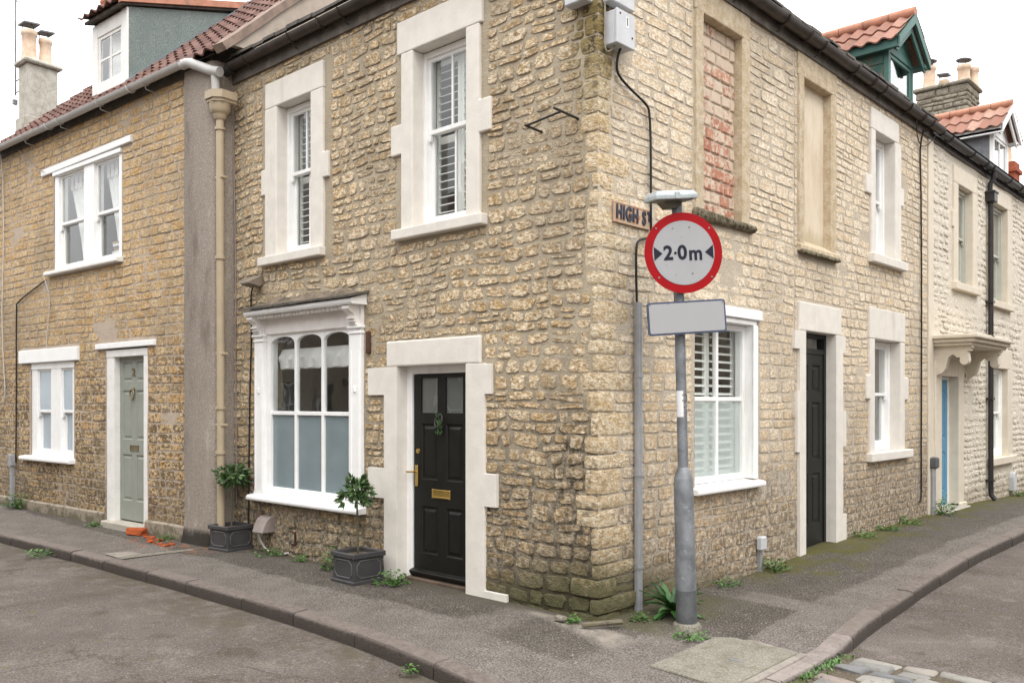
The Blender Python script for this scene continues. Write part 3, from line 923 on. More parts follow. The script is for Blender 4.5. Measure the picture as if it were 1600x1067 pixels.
# ------------------------------------------------------------------ joinery
def frame_mb(x0, x1, z0, z1, t, y0, y1, bars_x=(), bars_z=(), tb=.022, bot=None, mb=None, yb=None):
    mb = mb or MB()
    bot = bot or t
    mb.box(x0, x0 + t, y0, y1, z0, z1)
    mb.box(x1 - t, x1, y0, y1, z0, z1)
    e = .002
    mb.box(x0 + t - e, x1 - t + e, y0 + e, y1 - e, z1 - t, z1 - e)
    mb.box(x0 + t - e, x1 - t + e, y0 + e, y1 - e, z0 + e, z0 + bot)
    yb = yb or (y0 + .006, y1 - .006)
    for b in bars_x:
        mb.box(b - tb / 2, b + tb / 2, yb[0], yb[1], z0 + bot - e, z1 - t + e)
    for b in bars_z:
        mb.box(x0 + t - e, x1 - t + e, yb[0] + .001, yb[1] - .001, b - tb / 2, b + tb / 2)
    return mb


def pane(parent, x0, x1, z0, z1, y, mat, M=None, name='pane'):
    return MB().quad((x0, y, z0), (x1, y, z0), (x1, y, z1), (x0, y, z1)).build(name, mat, parent)


def sash_window(root, W, x0, x1, z0, z1, y, zm, shutters=False, frame_t=.055, curtain=None, bars=1, horn=True, mat=None, glass=None, slat_zmax=9, ft_bot=.05):
    """box frame > top sash, bottom sash, panes; plantation shutters or net curtains behind them"""
    mat = mat or M['white']
    glass = glass or M['glass']
    w = frame_mb(x0, x1, z0, z1, frame_t, y, y + .13, bot=ft_bot).build('window', mat, root, M=W, bevel=.004)
    a, b = x0 + frame_t, x1 - frame_t
    cx = [a + (b - a) * (k + 1) / (bars + 1) for k in range(bars)]
    st = .038
    frame_mb(a - .002, b + .002, zm - .02, z1 - frame_t + .002, st, y + .03, y + .065, cx, bot=.042).build('sash', mat, w, bevel=.003)
    frame_mb(a - .002, b + .002, z0 + ft_bot - .002, zm + .022, st, y + .072, y + .107, cx, bot=.075).build('sash', mat, w, bevel=.003)
    if horn:
        for hx in (a, b - st):
            MB().prism([(hx, zm - .02), (hx + st, zm - .02), (hx + st * .8, zm - .07), (hx + st * .35, zm - .085), (hx, zm - .06)], y + .032, y + .063).build('sash_horn', mat, w)
    ex = [a + st] + cx + [b - st]
    for p, q in zip(ex, ex[1:]):
        pane(w, p - .004, q + .004, zm + .016, z1 - frame_t - st + .006, y + .048, glass)
        pane(w, p - .004, q + .004, z0 + ft_bot + .068, zm - .014, y + .09, glass)
    if shutters:
        shutter_leaves(w, a - .02, b + .02, z0 + .06, z1 - .05, y + .15, mid=zm - .05)
    if curtain:
        net_curtain(w, a - .03, b + .03, z0 + .02, z1 - .03, y + .22, curtain)
    return w


def shutter_leaves(w, x0, x1, z0, z1, y, leaves=2, mid=None, pitch=.074, zcut=None):
    xm = (x0 + x1) / 2
    for k in range(leaves):
        a = x0 + (x1 - x0) * k / leaves
        b = x0 + (x1 - x0) * (k + 1) / leaves
        bz = [mid] if mid else []
        fr = frame_mb(a + .002, b - .002, z0, z1, .042, y, y + .028, (), bz, tb=.07, bot=.07)
        fr.build('shutter_frame', M['shutter'], w, bevel=.003)
        z = z0 + .11
        src = None
        while z < z1 - .07:
            if not (mid and abs(z - mid) < .06):
                T = Matrix.Translation((0, y + .014, z)) @ Matrix.Rotation(R(24), 4, 'X')
                if src is None:
                    src = MB().prism([(-.034, 0), (-.012, .005), (.012, .005), (.034, 0), (.012, -.005), (-.012, -.005)], a + .042, b - .042, 'x').build('slat', M['shutter'], w, M=T)
                else:
                    link('slat', src.data, w, T)
            z += pitch


def net_curtain(w, x0, x1, z0, z1, y, style):
    rng = random.Random(int(abs(x0) * 1000))
    n, m = 46, 10
    mb = MB()
    vs, fs = [], []
    for k in range(m + 1):
        for i in range(n + 1):
            u, t = i / n, k / m
            xx = x0 + (x1 - x0) * u
            if style == 'drawn':
                xx = x0 + (x1 - x0) * u * (.55 + .45 * t ** 1.3)
            if style == 'drawn_r':
                xx = x1 - (x1 - x0) * u * (.5 + .5 * t ** 1.3)
            vs.append((xx, y + .014 * math.sin(u * 52 + .6 * math.sin(t * 3)) + .01 * math.sin(u * 17), z0 + (z1 - z0) * t))
    for k in range(m):
        for i in range(n):
            p = k * (n + 1) + i
            fs.append((p, p + 1, p + n + 2, p + n + 1))
    mb.add(vs, fs)
    return mb.build('curtain', M['curtain'], w, smooth=True, sharp=80)


def room(root, W, x0, x1, z0, z1, y0, y1):
    mb = MB()
    mb.quad((x0, y1, z0), (x1, y1, z0), (x1, y1, z1), (x0, y1, z1))
    mb.quad((x0, y0, z0), (x0, y1, z0), (x0, y1, z1), (x0, y0, z1))
    mb.quad((x1, y1, z0), (x1, y0, z0), (x1, y0, z1), (x1, y1, z1))
    mb.quad((x0, y0, z1), (x0, y1, z1), (x1, y1, z1), (x1, y0, z1))
    mb.quad((x0, y1, z0), (x0, y0, z0), (x1, y0, z0), (x1, y1, z0))
    return mb.build('room_interior', M['room'], root, M=W)


def toothed(x0, x1, z0, z1, teeth, side):
    """jamb outline in x, z with projecting bond stones on its outer side"""
    pts = []
    if side < 0:
        pts = [(x1, z0), (x1, z1), (x0, z1)]
        for (a, b, p) in sorted(teeth, key=lambda t: -t[1]):
            pts += [(x0, b), (x0 - p, b), (x0 - p, a), (x0, a)]
        pts += [(x0, z0)]
    else:
        pts = [(x0, z1), (x0, z0), (x1, z0)]
        for (a, b, p) in sorted(teeth, key=lambda t: t[0]):
            pts += [(x1, a), (x1 + p, a), (x1 + p, b), (x1, b)]
        pts += [(x1, z1)]
    out = []
    for p in pts:
        if not out or (abs(out[-1][0] - p[0]) + abs(out[-1][1] - p[1])) > 1e-4: out.append(p)
    return out


def stone_surround(root, W, op, lintel, jl, jr, tl, tr, sill=None, mat=None, y0=-.032, y1=.125, name='surround', bev=.012, sill_y=-.085):
    """painted stone dressing round an opening: lintel, two toothed jambs and a sill"""
    mat = mat or M['surround']
    x0, x1, z0, z1 = op
    s = MB().box(lintel[0], lintel[1], y0, y1, z1, lintel[2]).build(name, mat, root, M=W, bevel=bev, seg=2)
    MB().prism(toothed(jl, x0, z0, z1 - .002, tl, -1), y0 - .002, y1 - .004).build('jamb', mat, s, bevel=bev, seg=2)
    MB().prism(toothed(x1, jr, z0, z1 - .002, tr, 1), y0 - .002, y1 - .004).build('jamb', mat, s, bevel=bev, seg=2)
    if sill:
        MB().box(sill[0], sill[1], sill_y, y1 + .002, sill[2], z0 + .004).build('sill', mat, s, bevel=bev, seg=2)
    return s


def panel_door(root, W, x0, x1, z0, z1, y, panels, mat, name='door', glazed=()):
    """stiles and rails round recessed, raised-and-fielded panels"""
    d = MB()
    d.box(x0, x1, y + .018, y + .042, z0, z1)
    # rails and stiles: everything that is not a panel, as strips
    xs = sorted({x0, x1} | {p[0] for p in panels} | {p[1] for p in panels})
    zs = sorted({z0, z1} | {p[2] for p in panels} | {p[3] for p in panels})
    for a, b in zip(xs, xs[1:]):
        run = None
        for c, e in zip(zs, zs[1:]):
            inside = any(p[0] <= (a + b) / 2 <= p[1] and p[2] <= (c + e) / 2 <= p[3] for p in panels)
            if inside:
                if run: d.box(a, b, y, y + .02, run[0], run[1])
                run = None
            else:
                run = (run[0], e) if run else (c, e)
        if run: d.box(a, b, y, y + .02, run[0], run[1])
    o = d.build(name, mat, root, M=W)
    for k, p in enumerate(panels):
        m = .028
        a, b, c, e = p
        if k in glazed:
            pane(o, a, b, c, e, y + .012, M['glass'])
            MB().quad((a, y + .0165, c), (b, y + .0165, c), (b, y + .0165, e), (a, y + .0165, e)).build('blind', M['pane_back'], o)
        else:
            q = MB()
            vs = [(a, y + .002, c), (b, y + .002, c), (b, y + .002, e), (a, y + .002, e)]
            vs += [(a + .012, y + .016, c + .012), (b - .012, y + .016, c + .012), (b - .012, y + .016, e - .012), (a + .012, y + .016, e - .012)]
            vs += [(a + m, y + .016, c + m), (b - m, y + .016, c + m), (b - m, y + .016, e - m), (a + m, y + .016, e - m)]
            vs += [(a + m + .022, y + .006, c + m + .022), (b - m - .022, y + .006, c + m + .022), (b - m - .022, y + .006, e - m - .022), (a + m + .022, y + .006, e - m - .022)]
            fs = []
            for r in range(3):
                for i in range(4):
                    fs.append((r * 4 + i, r * 4 + (i + 1) % 4, r * 4 + 4 + (i + 1) % 4, r * 4 + 4 + i))
            fs.append((12, 13, 14, 15))
            q.add(vs, fs).build('door_panel', mat, o)
    return o


def letter_box(d, x, z, y, w=.25, h=.085, mat=None):
    p = frame_mb(x - w / 2, x + w / 2, z - h / 2, z + h / 2, .018, y - .012, y).build('letterbox', mat or M['brass'], d, bevel=.003)
    MB().box(x - w / 2 + .018, x + w / 2 - .018, y - .007, y, z - h / 2 + .018, z + h / 2 - .018).build('letterbox_flap', mat or M['brass'], d, bevel=.003)


def text_mesh(name, s, size, mat, parent, M4, extrude=.004, offset=0., sx=1., align='CENTER', spacing=1.):
    cu = bpy.data.curves.new(name, 'FONT')
    cu.body = s
    cu.size = size
    cu.extrude = extrude
    cu.offset = offset
    cu.align_x = align
    cu.align_y = 'CENTER'
    cu.space_character = spacing
    cu.resolution_u = 6
    t = bpy.data.objects.new(name, cu)
    C.objects.link(t)
    dg = bpy.context.evaluated_depsgraph_get()
    me = bpy.data.meshes.new_from_object(t.evaluated_get(dg))
    bpy.data.objects.remove(t)
    me.transform(Matrix.Diagonal((sx, 1, 1, 1)))
    me.materials.clear()
    me.materials.append(mat)
    return link(name, me, parent, M4)


UPR = Matrix.Rotation(R(90), 4, 'X')     # flat lettering stood upright, facing -y


def roof_tiles(mb, x0, x1, y0, z0, slope, length, pitch=.2, course=.31, amp=.022, thick=.022, rng=None, lap=.05, seg=6, dir2=None, single=None):
    """wave-profiled clay tiles in overlapping courses; local x along the eaves, rising towards +y"""
    c, s_ = math.cos(slope), math.sin(slope)
    rows = int(math.ceil(length / course))
    cols = int(round((x1 - x0) / pitch))
    p = (x1 - x0) / cols
    for r in range(rows):
        for k in range(cols):
            t0, t1 = r * course, min(length, (r + 1) * course + lap)
            t0 += rng.uniform(-.008, .008)
            m = MB() if single is not None else mb
            m.tint = (rng.random(), rng.random(), rng.random())
            vs, fs = [], []
            for (t, lift) in ((t0, thick + .012), (t1, .006)):
                for side in (0, 1):
                    for i in range(seg + 1):
                        x = x0 + (k + i / seg) * p
                        h = amp * math.cos(2 * math.pi * i / seg) + lift - side * thick
                        vs.append((x, y0 + t * c - h * s_, z0 + t * s_ + h * c))
            q = seg + 1
            for i in range(seg):
                fs.append((i, i + 1, 2 * q + i + 1, 2 * q + i))
                fs.append((q + i + 1, q + i, i, i + 1)[::-1] if False else (q + i, q + i + 1, i + 1, i))
            m.add(vs, fs)
            if single is not None: single(m)


def rough_block(rng, x0, x1, y0, y1, z0, z1, jit=.012, bevel=.02):
    mb = MB()
    bm = bmesh.new()
    bmesh.ops.create_cube(bm, size=1)
    for v in bm.verts:
        v.co = Vector(((x0 + x1) / 2 + v.co.x * (x1 - x0), (y0 + y1) / 2 + v.co.y * (y1 - y0), (z0 + z1) / 2 + v.co.z * (z1 - z0)))
        v.co += Vector([rng.uniform(-jit, jit) for _ in range(3)])
    bmesh.ops.bevel(bm, geom=list(bm.edges), offset=min(bevel, (z1 - z0) * .35), segments=1, affect='EDGES', profile=.5)
    for v in bm.verts:
        v.co += Vector([rng.uniform(-jit, jit) * .5 for _ in range(3)])
    bm.verts.index_update()
    mb.tint = (rng.random(), rng.random(), rng.random())
    mb.add([v.co[:] for v in bm.verts], [[v.index for v in f.verts] for f in bm.faces])
    bm.free()
    return mb

# ------------------------------------------------------------------ the ground
def sm(x, a, b):
    t = max(0., min(1., (x - a) / (b - a)))
    return t * t * (3 - 2 * t)


def gh(x, y):
    """height of the ground: the right-hand street climbs a little, the kerb drops at the corner"""
    h = .09 * sm(y, 2.0, 5.0) * (1 - sm(y, 9., 13.))
    h += .05 * sm(-x, 7., 12.)
    return h + .006 * nz(x * .8, y * .8)


def drop(x, y):
    """dropped crossing round the corner"""
    d = math.hypot(x - 1.5, y + .65)
    return -.055 * (1 - sm(d, 1.0, 1.9))


KL = [(-16, -1.75), (-12, -1.68), (-8.37, -1.6), (-6.62, -1.49), (-5.0, -1.44), (-3.71, -1.40), (-2.62, -1.39), (-1.74, -1.42), (-.77, -1.48), (-.28, -1.55), (.31, -1.66)]
KC = [(.75, -1.70), (1.1, -1.62), (1.38, -1.42), (1.54, -1.1), (1.60, -.7), (1.61, -.41), (1.62, .2), (1.62, .73)]
KR = [(1.50, 1.53), (1.45, 2.37), (1.42, 3.32), (1.39, 5.66), (1.38, 7.4), (1.38, 12.), (1.36, 26.)]
KERB = KL + KC + KR

# road: one sheet out to the far distance, fine near the junction
def sheet(xs, ys, hf):
    mb = MB()
    n = len(ys)
    mb.add([(x, y, hf(x, y)) for x in xs for y in ys], [(i * n + k, (i + 1) * n + k, (i + 1) * n + k + 1, i * n + k + 1) for i in range(len(xs) - 1) for k in range(n - 1)])
    return mb


gx = [-250, -90, -40, -22] + [-16 + .5 * k for k in range(57)] + [16, 30, 80, 250]
gy = [-250, -90, -40, -20] + [-12 + .5 * k for k in range(77)] + [40, 90, 250]
structure('road', sheet(gx, gy, lambda x, y: gh(x, y) - .112 + .012 * nz(x * .9, y * .9, 3)), M['road'], smooth=True)

# footway between the kerb and the walls, in strips from kerb to wall foot
def kerb_in(k):
    a, b = Vector(KERB[max(0, k - 1)]), Vector(KERB[min(len(KERB) - 1, k + 1)])
    t = (b - a).normalized()
    return Vector(KERB[k]) + Vector((-t.y, t.x)) * .125


def dense(pts, step):
    out = [Vector(pts[0])]
    for p in pts[1:]:
        p = Vector(p)
        q = out[-1]
        m = max(1, int((p - q).length / step))
        out += [q.lerp(p, (k + 1) / m) for k in range(m)]
    return out


inner = dense([kerb_in(k) for k in range(len(KERB))], .3)
mb = MB()
rows = 7
vs = []
for p in inner:
    if p.y < 0 and p.x < 0: w = Vector((p.x, .15 - .06 * max(0, -p.x - 5.4)))
    elif p.x < 0: w = Vector((p.x, .1))
    elif p.y < -.0 or (p.x < 1.2 and p.y < .2): w = Vector((-.02, .02))
    else: w = Vector((-.12, p.y))
    if p.x < -5.4: w = Vector((p.x, .1 + .055 * (p.x + 5.4)))
    for k in range(rows + 1):
        q = p.lerp(w, k / rows)
        vs.append((q.x, q.y, gh(q.x, q.y) + drop(q.x, q.y) + .015 * sm(k / rows, 0, 1)))
n = rows + 1
mb.add(vs, [(i * n + k, i * n + k + 1, (i + 1) * n + k + 1, (i + 1) * n + k)[::-1] for i in range(len(inner) - 1) for k in range(rows)])
pave = structure('pavement', mb, M['footway'], smooth=True)

# cast gully strip crossing the footway from the buttress to the kerb
mb = MB()
gp = [((-5.55, -1.33), (-5.40, -1.33)), ((-5.54, -.95), (-5.40, -.95)), ((-5.49, -.5), (-5.36, -.5))]
vs = [(x, y, gh(x, y) + .011) for pair in gp for x, y in pair]
mb.add(vs, [(0, 1, 3, 2), (2, 3, 5, 4)])
mb.build('gully_strip', M['concrete'], pave)
mb = MB()
mb.add([(x, y, gh(x, y) + .010) for x, y in ((-5.9, -1.32), (-5.56, -1.32), (-5.56, -1.02), (-5.86, -1.06))], [(0, 1, 2, 3)])
mb.build('concrete_patch', M['edging'], pave)

# kerb: every stone on its own
rng = random.Random(4)
kerb = bpy.data.objects.new('kerb', None)
C.objects.link(kerb)
kerb['kind'] = 'structure'
path = dense(KERB, .05)
s, i = 0., 0
while i < len(path) - 3:
    ln = rng.uniform(.75, 1.0) if not (.2 < path[i].x and path[i].y < .6) else rng.uniform(.45, .7)
    j, acc = i, 0.
    while j < len(path) - 1 and acc < ln:
        acc += (path[j + 1] - path[j]).length
        j += 1
    a, b = path[i], path[j]
    if b.x > .9 and -.75 < a.y < .7 and b.y > .72: pass
    t = (b - a).normalized()
    nrm = Vector((-t.y, t.x))
    a2, b2 = a + t * .011, b - t * .011
    mb = MB()
    mb.tint = (rng.random(), 0, 0)
    vs = []
    m = 2
    al = []
    lift = rng.uniform(-.004, .006)
    for k in range(m + 1):
        q = a2.lerp(b2, k / m)
        mid_ = path[min(len(path) - 1, int(i + (j - i) * k / m))]
        q = q.lerp(mid_, .4)
        o_ = rng.uniform(-.003, .003)
        zt = gh(q.x, q.y) + drop(q.x, q.y) + lift
        zr = gh(q.x, q.y) - .16
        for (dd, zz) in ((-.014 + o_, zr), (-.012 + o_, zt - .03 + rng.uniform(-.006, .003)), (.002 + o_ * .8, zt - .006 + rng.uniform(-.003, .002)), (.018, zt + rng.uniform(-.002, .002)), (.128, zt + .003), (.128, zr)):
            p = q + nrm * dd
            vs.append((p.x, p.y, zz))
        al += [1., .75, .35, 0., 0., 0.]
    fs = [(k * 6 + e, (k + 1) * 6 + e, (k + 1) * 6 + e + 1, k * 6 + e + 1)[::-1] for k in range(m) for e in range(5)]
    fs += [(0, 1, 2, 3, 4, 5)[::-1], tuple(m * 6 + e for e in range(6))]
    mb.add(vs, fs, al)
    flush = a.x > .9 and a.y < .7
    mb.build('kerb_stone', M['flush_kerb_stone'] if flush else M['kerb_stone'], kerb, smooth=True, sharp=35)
    i = j

# sett apron across the mouth of the right-hand street
setts = bpy.data.objects.new('sett_apron', None)
C.objects.link(setts)
setts['kind'] = 'structure'
sheet([1.62 + .2 * k for k in range(14)], [-2.0 + .2 * k for k in range(14)] + [.76], lambda x, y: gh(x, y) - .084 + .004 * nz(x * 3, y * 3)).build('joint_bed', M['grit'], setts, smooth=True)
rng = random.Random(11)
y = .73
row = 0
while y > -.9:
    hgt = rng.uniform(.10, .15)
    x = 1.68 + rng.uniform(0, .08)
    while x < 3.6:
        ln = rng.uniform(.19, .34)
        if rng.random() < .9 and not (x < 1.75 and y < .2 and rng.random() < .5):
            zc = gh(x, y) - .10
            T = Matrix.Translation((x + ln / 2, y - hgt / 2 + .03 * nz(x, row), zc)) @ Matrix.Rotation(rng.uniform(-.05, .05) - .06, 4, 'Z') @ Matrix.Rotation(rng.uniform(-.02, .02), 4, 'X')
            b = rough_block(rng, -ln / 2 + .012, ln / 2 - .012, -hgt / 2 + .010, hgt / 2 - .010, -.06, .034 + rng.uniform(-.006, .008), .010, .014)
            b.build('sett', M['sett'], setts, smooth=True, sharp=50, M=T)
        x += ln
    y -= hgt
    row += 1

# square concrete cover let into the footway, with its pale strip
cover = thing('concrete_cover', 'square concrete inspection cover let into the tarmac in front of the sign post', 'cover', (1.14, -.06, gh(1.1, 0) + drop(1.1, -.06) + .012))
def cov(pts, z0, z1, name, mat):
    MB().prism([(x - 1.14, y + .06) for x, y in pts], z0, z1, 'z').build(name, mat, cover, bevel=.006)
cov([(.85, -.56), (1.46, -.62), (1.44, .36), (.80, .47)], -.05, .006, 'slab', M['concrete'])
cov([(.80, .477), (1.44, .366), (1.44, .405), (.80, .525)], -.05, .004, 'edging', M['edging'])
cov([(1.466, -.62), (1.53, -.62), (1.505, .40), (1.447, .40)], -.05, .005, 'edging', M['edging'])
MB().box(.02, .13, -.012, .012, .0045, .0085).build('lifting_slot', M['lead'], cover, M=Matrix.Rotation(R(-12), 4, 'Z'))

# ================================================================== the corner house
g_ = G('door_pane_blind'); M['pane_back'] = g_.done(g_.mix(g_.noise(3, 3), (.10, .105, .10), (.17, .175, .165)), .6)
house = thing('stone_corner_house', 'two-storey rubble stone corner house with cream window dressings and two black front doors', 'house', (0, 0, 0))
L, W = ID, RZ90
EAVE = 5.62
W1 = (-4.44, -3.79, 3.33, 5.0)
W2 = (-2.14, -1.43, 3.33, 5.0)
DO = (-2.37, -1.43, -.1, 2.04)
SH = (-4.69, -3.09, .66, 2.60)
B1 = (1.57, 2.29, 3.42, 5.21)
B2 = (3.66, 4.38, 3.39, 5.20)
W4 = (5.68, 6.36, 3.54, 5.09)
W5 = (5.65, 6.56, 1.07, 2.49)
CW = (1.44, 2.54, .95, 2.50)
D2 = (3.66, 4.46, -.1, 2.47)
XL, YR = -5.46, 7.72
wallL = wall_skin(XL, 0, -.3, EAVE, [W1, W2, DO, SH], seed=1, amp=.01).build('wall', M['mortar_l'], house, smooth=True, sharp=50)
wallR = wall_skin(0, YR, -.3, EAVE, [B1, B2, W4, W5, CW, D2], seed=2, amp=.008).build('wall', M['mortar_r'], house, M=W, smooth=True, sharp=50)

# corner quoins, long and short
rng = random.Random(21)
z = -.06
qz = []


def quoin_block(rng, x0, x1, y0, y1, z0, z1):
    bm = bmesh.new()
    bmesh.ops.create_cube(bm, size=1)
    bmesh.ops.subdivide_edges(bm, edges=list(bm.edges), cuts=3, use_grid_fill=True)
    sd = rng.uniform(0, 90)
    mb = MB()
    for v in bm.verts:
        p = v.co * 2
        m_ = max(abs(p.x), abs(p.y), abs(p.z))
        q = Vector([math.copysign(abs(c) ** .8, c) for c in p])
        out = sum(1 for c in p if abs(c) > .9)
        k_ = 1 if out == 1 else (.93 if out == 2 else .86)
        w_ = Vector(((x0 + x1) / 2 + p.x * (x1 - x0) / 2, (y0 + y1) / 2 + p.y * (y1 - y0) / 2, (z0 + z1) / 2 + p.z * (z1 - z0) / 2))
        if out > 1:
            cen = Vector(((x0 + x1) / 2, (y0 + y1) / 2, (z0 + z1) / 2))
            dlt = cen - w_
            for ax in range(3):
                if abs(p[ax]) > .9: w_[ax] += math.copysign((.003 if ax == 2 else .005) * (out - 1), dlt[ax])
        f_ = .007
        w_ += Vector((f_ * nz(w_.x * 9 + sd, w_.y * 9, w_.z * 9), f_ * nz(w_.x * 9, w_.y * 9 + sd, w_.z * 9), f_ * .4 * nz(w_.x * 9, w_.y * 9, w_.z * 9 + sd)))
        v.co = w_
        mb.t.append(None)
    mb.t = []
    mb.tint = (rng.random(), rng.random(), rng.random())
    bm.verts.index_update()
    al = []
    for v in bm.verts:
        dz = min(v.co.z - z0, z1 - v.co.z)
        al.append(.55 if dz < .02 else .1)
    mb.add([v.co[:] for v in bm.verts], [[v.index for v in f.verts] for f in bm.faces], al)
    bm.free()
    return mb

q_excl_l, q_excl_r = [], []
k = 0
while z < EAVE - .05:
    hh = rng.uniform(.10, .20)
    if z + hh > EAVE - .08: hh = EAVE - z
    qz += [z + hh * rng.uniform(.42, .58), z + hh] if hh > .15 else [z + hh]
    a = rng.choice([.07, .12, .19, .25]) * rng.uniform(.85, 1.1) if z < 1.9 else (rng.uniform(.04, .13) if z < 3.6 else rng.uniform(.12, .18))
    b = rng.uniform(.34, .52) if k % 2 else rng.uniform(.2, .32)
    if z > 3.6: b = rng.uniform(.13, .2)
    pr = .008 if 2.3 < z < 3.7 else .013
    extra = rng.uniform(.0, .06) if z < .32 else 0
    quoin_block(rng, -a, pr + extra, -pr - extra, b, z + .005, z + hh - .005).build('quoin', M['quoin'], house, smooth=True, sharp=30)
    q_excl_l.append((-a - .006, .1, z, z + hh))
    q_excl_r.append((-.1, b + .010, z, z + hh))
    z += hh
    k += 1

exL = q_excl_l + [(-4.76, -3.46, 3.22, 5.29), (-2.40, -1.19, 3.22, 5.31), (-2.53, -1.25, -.2, 2.28), (-2.82, -1.11, 1.76, 2.04), (-2.82, -1.04, .77, 1.08), (-1.3, -.93, -.2, .08), (-4.90, -2.89, .57, 2.78)]
exR = q_excl_r + [(1.40, 2.43, 3.3, 5.46), (3.50, 4.51, 3.28, 5.46), (5.54, 6.62, 3.43, 5.36), (5.50, 6.76, .96, 2.88), (1.38, 2.64, .86, 2.62), (3.50, 4.64, -.2, 2.78), (3.38, 4.78, 1.6, 1.8)]
stL = lay_stones(5, XL, 0, -.06, EAVE - .1, exL, zs=qz, h=(.06, .12), w=(.10, .33), gx=.012, gz=.011, wav=.055, rough=.18, power=.46, d=(.004, .013), sneck=.14, fall=.95)
stR = lay_stones(8, 0, 3.44, -.06, EAVE - .1, exR, zs=qz, h=(.09, .15), w=(.18, .42), gx=.010, gz=.010, wav=.02, rough=.085, power=.30, d=(.002, .007), sneck=.16, fall=.95)
stR += lay_stones(88, 3.44, YR, -.06, EAVE - .1, exR, h=(.08, .125), w=(.16, .34), gx=.010, gz=.010, wav=.02, rough=.085, power=.32, d=(.002, .007), sneck=.12, fall=.95)
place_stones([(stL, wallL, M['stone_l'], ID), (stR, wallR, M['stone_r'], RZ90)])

# rooms behind the openings
for o in (W1, W2): room(house, L, o[0] - .4, o[1] + .4, o[2] - .5, o[3] + .2, .20, 2.6)
room(house, L, SH[0] - .25, SH[1] + .2, .3, 2.7, .20, 2.6)
room(house, W, W4[0] - .3, W4[1] + .5, W4[2] - .5, 5.3, .20, 2.0)
room(house, W, W5[0] - .3, W5[1] + .5, W5[2] - .5, 2.7, .20, 2.0)
room(house, W, CW[0] - .2, CW[1] + .4, CW[2] - .5, 2.7, .20, 1.6)

# --- left street: two upper sashes in cream dressings
stone_surround(house, L, W1, (-4.68, -3.57, 5.285), -4.68, -3.57, [(4.04, 4.33, .08)], [(4.05, 4.32, .09)], (-4.755, -3.56, 3.235))
sash_window(house, L, W1[0] - .02, W1[1] + .02, 3.335, 4.995, .105, 4.25, shutters=True)
stone_surround(house, L, W2, (-2.37, -1.235, 5.31), -2.31, -1.265, [(4.05, 4.34, .15)], [(4.04, 4.33, .14)], (-2.40, -1.19, 3.235))
sash_window(house, L, W2[0] - .02, W2[1] + .02, 3.335, 4.995, .105, 4.24, shutters=True)

# --- shop window: pilasters, scrolled brackets, fascia, hood, three arched lights over frosted glass
shop = frame_mb(-4.69, -3.09, .66, 2.525, .075, .0, .10, (-4.135, -3.635), (1.58,), tb=.042, bot=.09, yb=(.012, .06)).build('shop_window', M['white'], house, bevel=.004)
lights = [(-4.615, -4.156), (-4.114, -3.656), (-3.614, -3.165)]
mb = MB()
for a, b in lights:        # spandrels of the basket arches
    mid_, r, top = (a + b) / 2, (b - a) / 2, 2.275
    n = 9
    arc = [(mid_ - r * math.cos(math.pi * k / (2 * n)), 2.345 + .085 * math.sin(math.pi * k / (2 * n)) ** .8) for k in range(n + 1)]
    mb.prism([(a - .004, 2.345)] + arc[1:] + [(mid_, 2.47), (a - .004, 2.47)], .014, .058)
    arc2 = [(2 * mid_ - x, z) for x, z in reversed(arc)]
    mb.prism([(mid_, 2.47)] + arc2[:-1] + [(b + .004, 2.345), (b + .004, 2.47)], .014, .058)
mb.build('arched_head', M['white'], shop)
for a, b in lights:
    pane(shop, a - .005, b + .005, 1.59, 2.46, .038, M['glass'])
    pane(shop, a - .005, b + .005, .74, 1.57, .038, M['frost_a'])
mb = MB()
vs, fs = [], []
n = 60
for k, (z, bul) in enumerate(((2.30, .0), (2.25, .02), (2.20, .045), (2.14, .03), (2.085, .035), (2.07, .02))):
    for i in range(n + 1):
        u = i / n
        sag = -.02 * abs(math.sin(u * math.pi * 3)) * (k > 1) * (k < 4)
        vs.append((-4.62 + 1.46 * u, .16 - bul * (1 + .3 * math.sin(u * 40 + k)), z + sag))
for k in range(5):
    for i in range(n):
        p = k * (n + 1) + i
        fs.append((p, p + 1, p + n + 2, p + n + 1))
mb.add(vs, fs).build('roman_blind', M['curtain'], shop, smooth=True)
for a, b in ((-4.88, -4.69), (-3.09, -2.91)):
    mb = MB().box(a, b, -.045, .10, .66, 2.445).box(a - .010, b + .010, -.058, .08, 2.385, 2.405).box(a - .018, b + .018, -.07, .08, 2.44, 2.468)
    mb.box(a + .018, a + .04, -.05, -.04, .7, 2.22).box(b - .04, b - .018, -.05, -.04, .7, 2.22)
    mb.build('pilaster', M['white'], shop, bevel=.004)
    m2 = (a + b) / 2
    prof = [(-.06, 2.352), (-.135, 2.352), (-.15, 2.375), (-.13, 2.392), (-.165, 2.40), (-.17, 2.42), (-.145, 2.435), (-.185, 2.45), (-.185, 2.475), (-.155, 2.49), (-.175, 2.53), (-.225, 2.565), (-.255, 2.60), (-.255, 2.645), (-.225, 2.66), (-.06, 2.66)]
    prof = [(min(0., y_ * .78 + .03), 2.47 + (z_ - 2.352) * .64) for y_, z_ in prof]
    MB().prism(prof, m2 - .055, m2 + .055, 'x').build('scroll_bracket', M['white_dirty'], shop)
    MB().box(a, b, -.035, .1, 2.47, 2.665).build('bracket_block', M['white_dirty'], shop)
    MB().box(m2 - .018, m2 + .018, -.062, -.044, 1.80, 1.86).build('boss', M['white'], shop, bevel=.006)
MB().box(-4.688, -3.092, -.022, .1, 2.462, 2.665).build('fascia', M['white_dirty'], shop, bevel=.004)
mb = MB()
for k in range(23):
    x = -4.67 + k * .0690
    mb.prism([(x, 2.664), (x + .056, 2.664), (x + .044, 2.632), (x + .012, 2.632)], -.14, -.02)
mb.build('dentils', M['white_dirty'], shop)
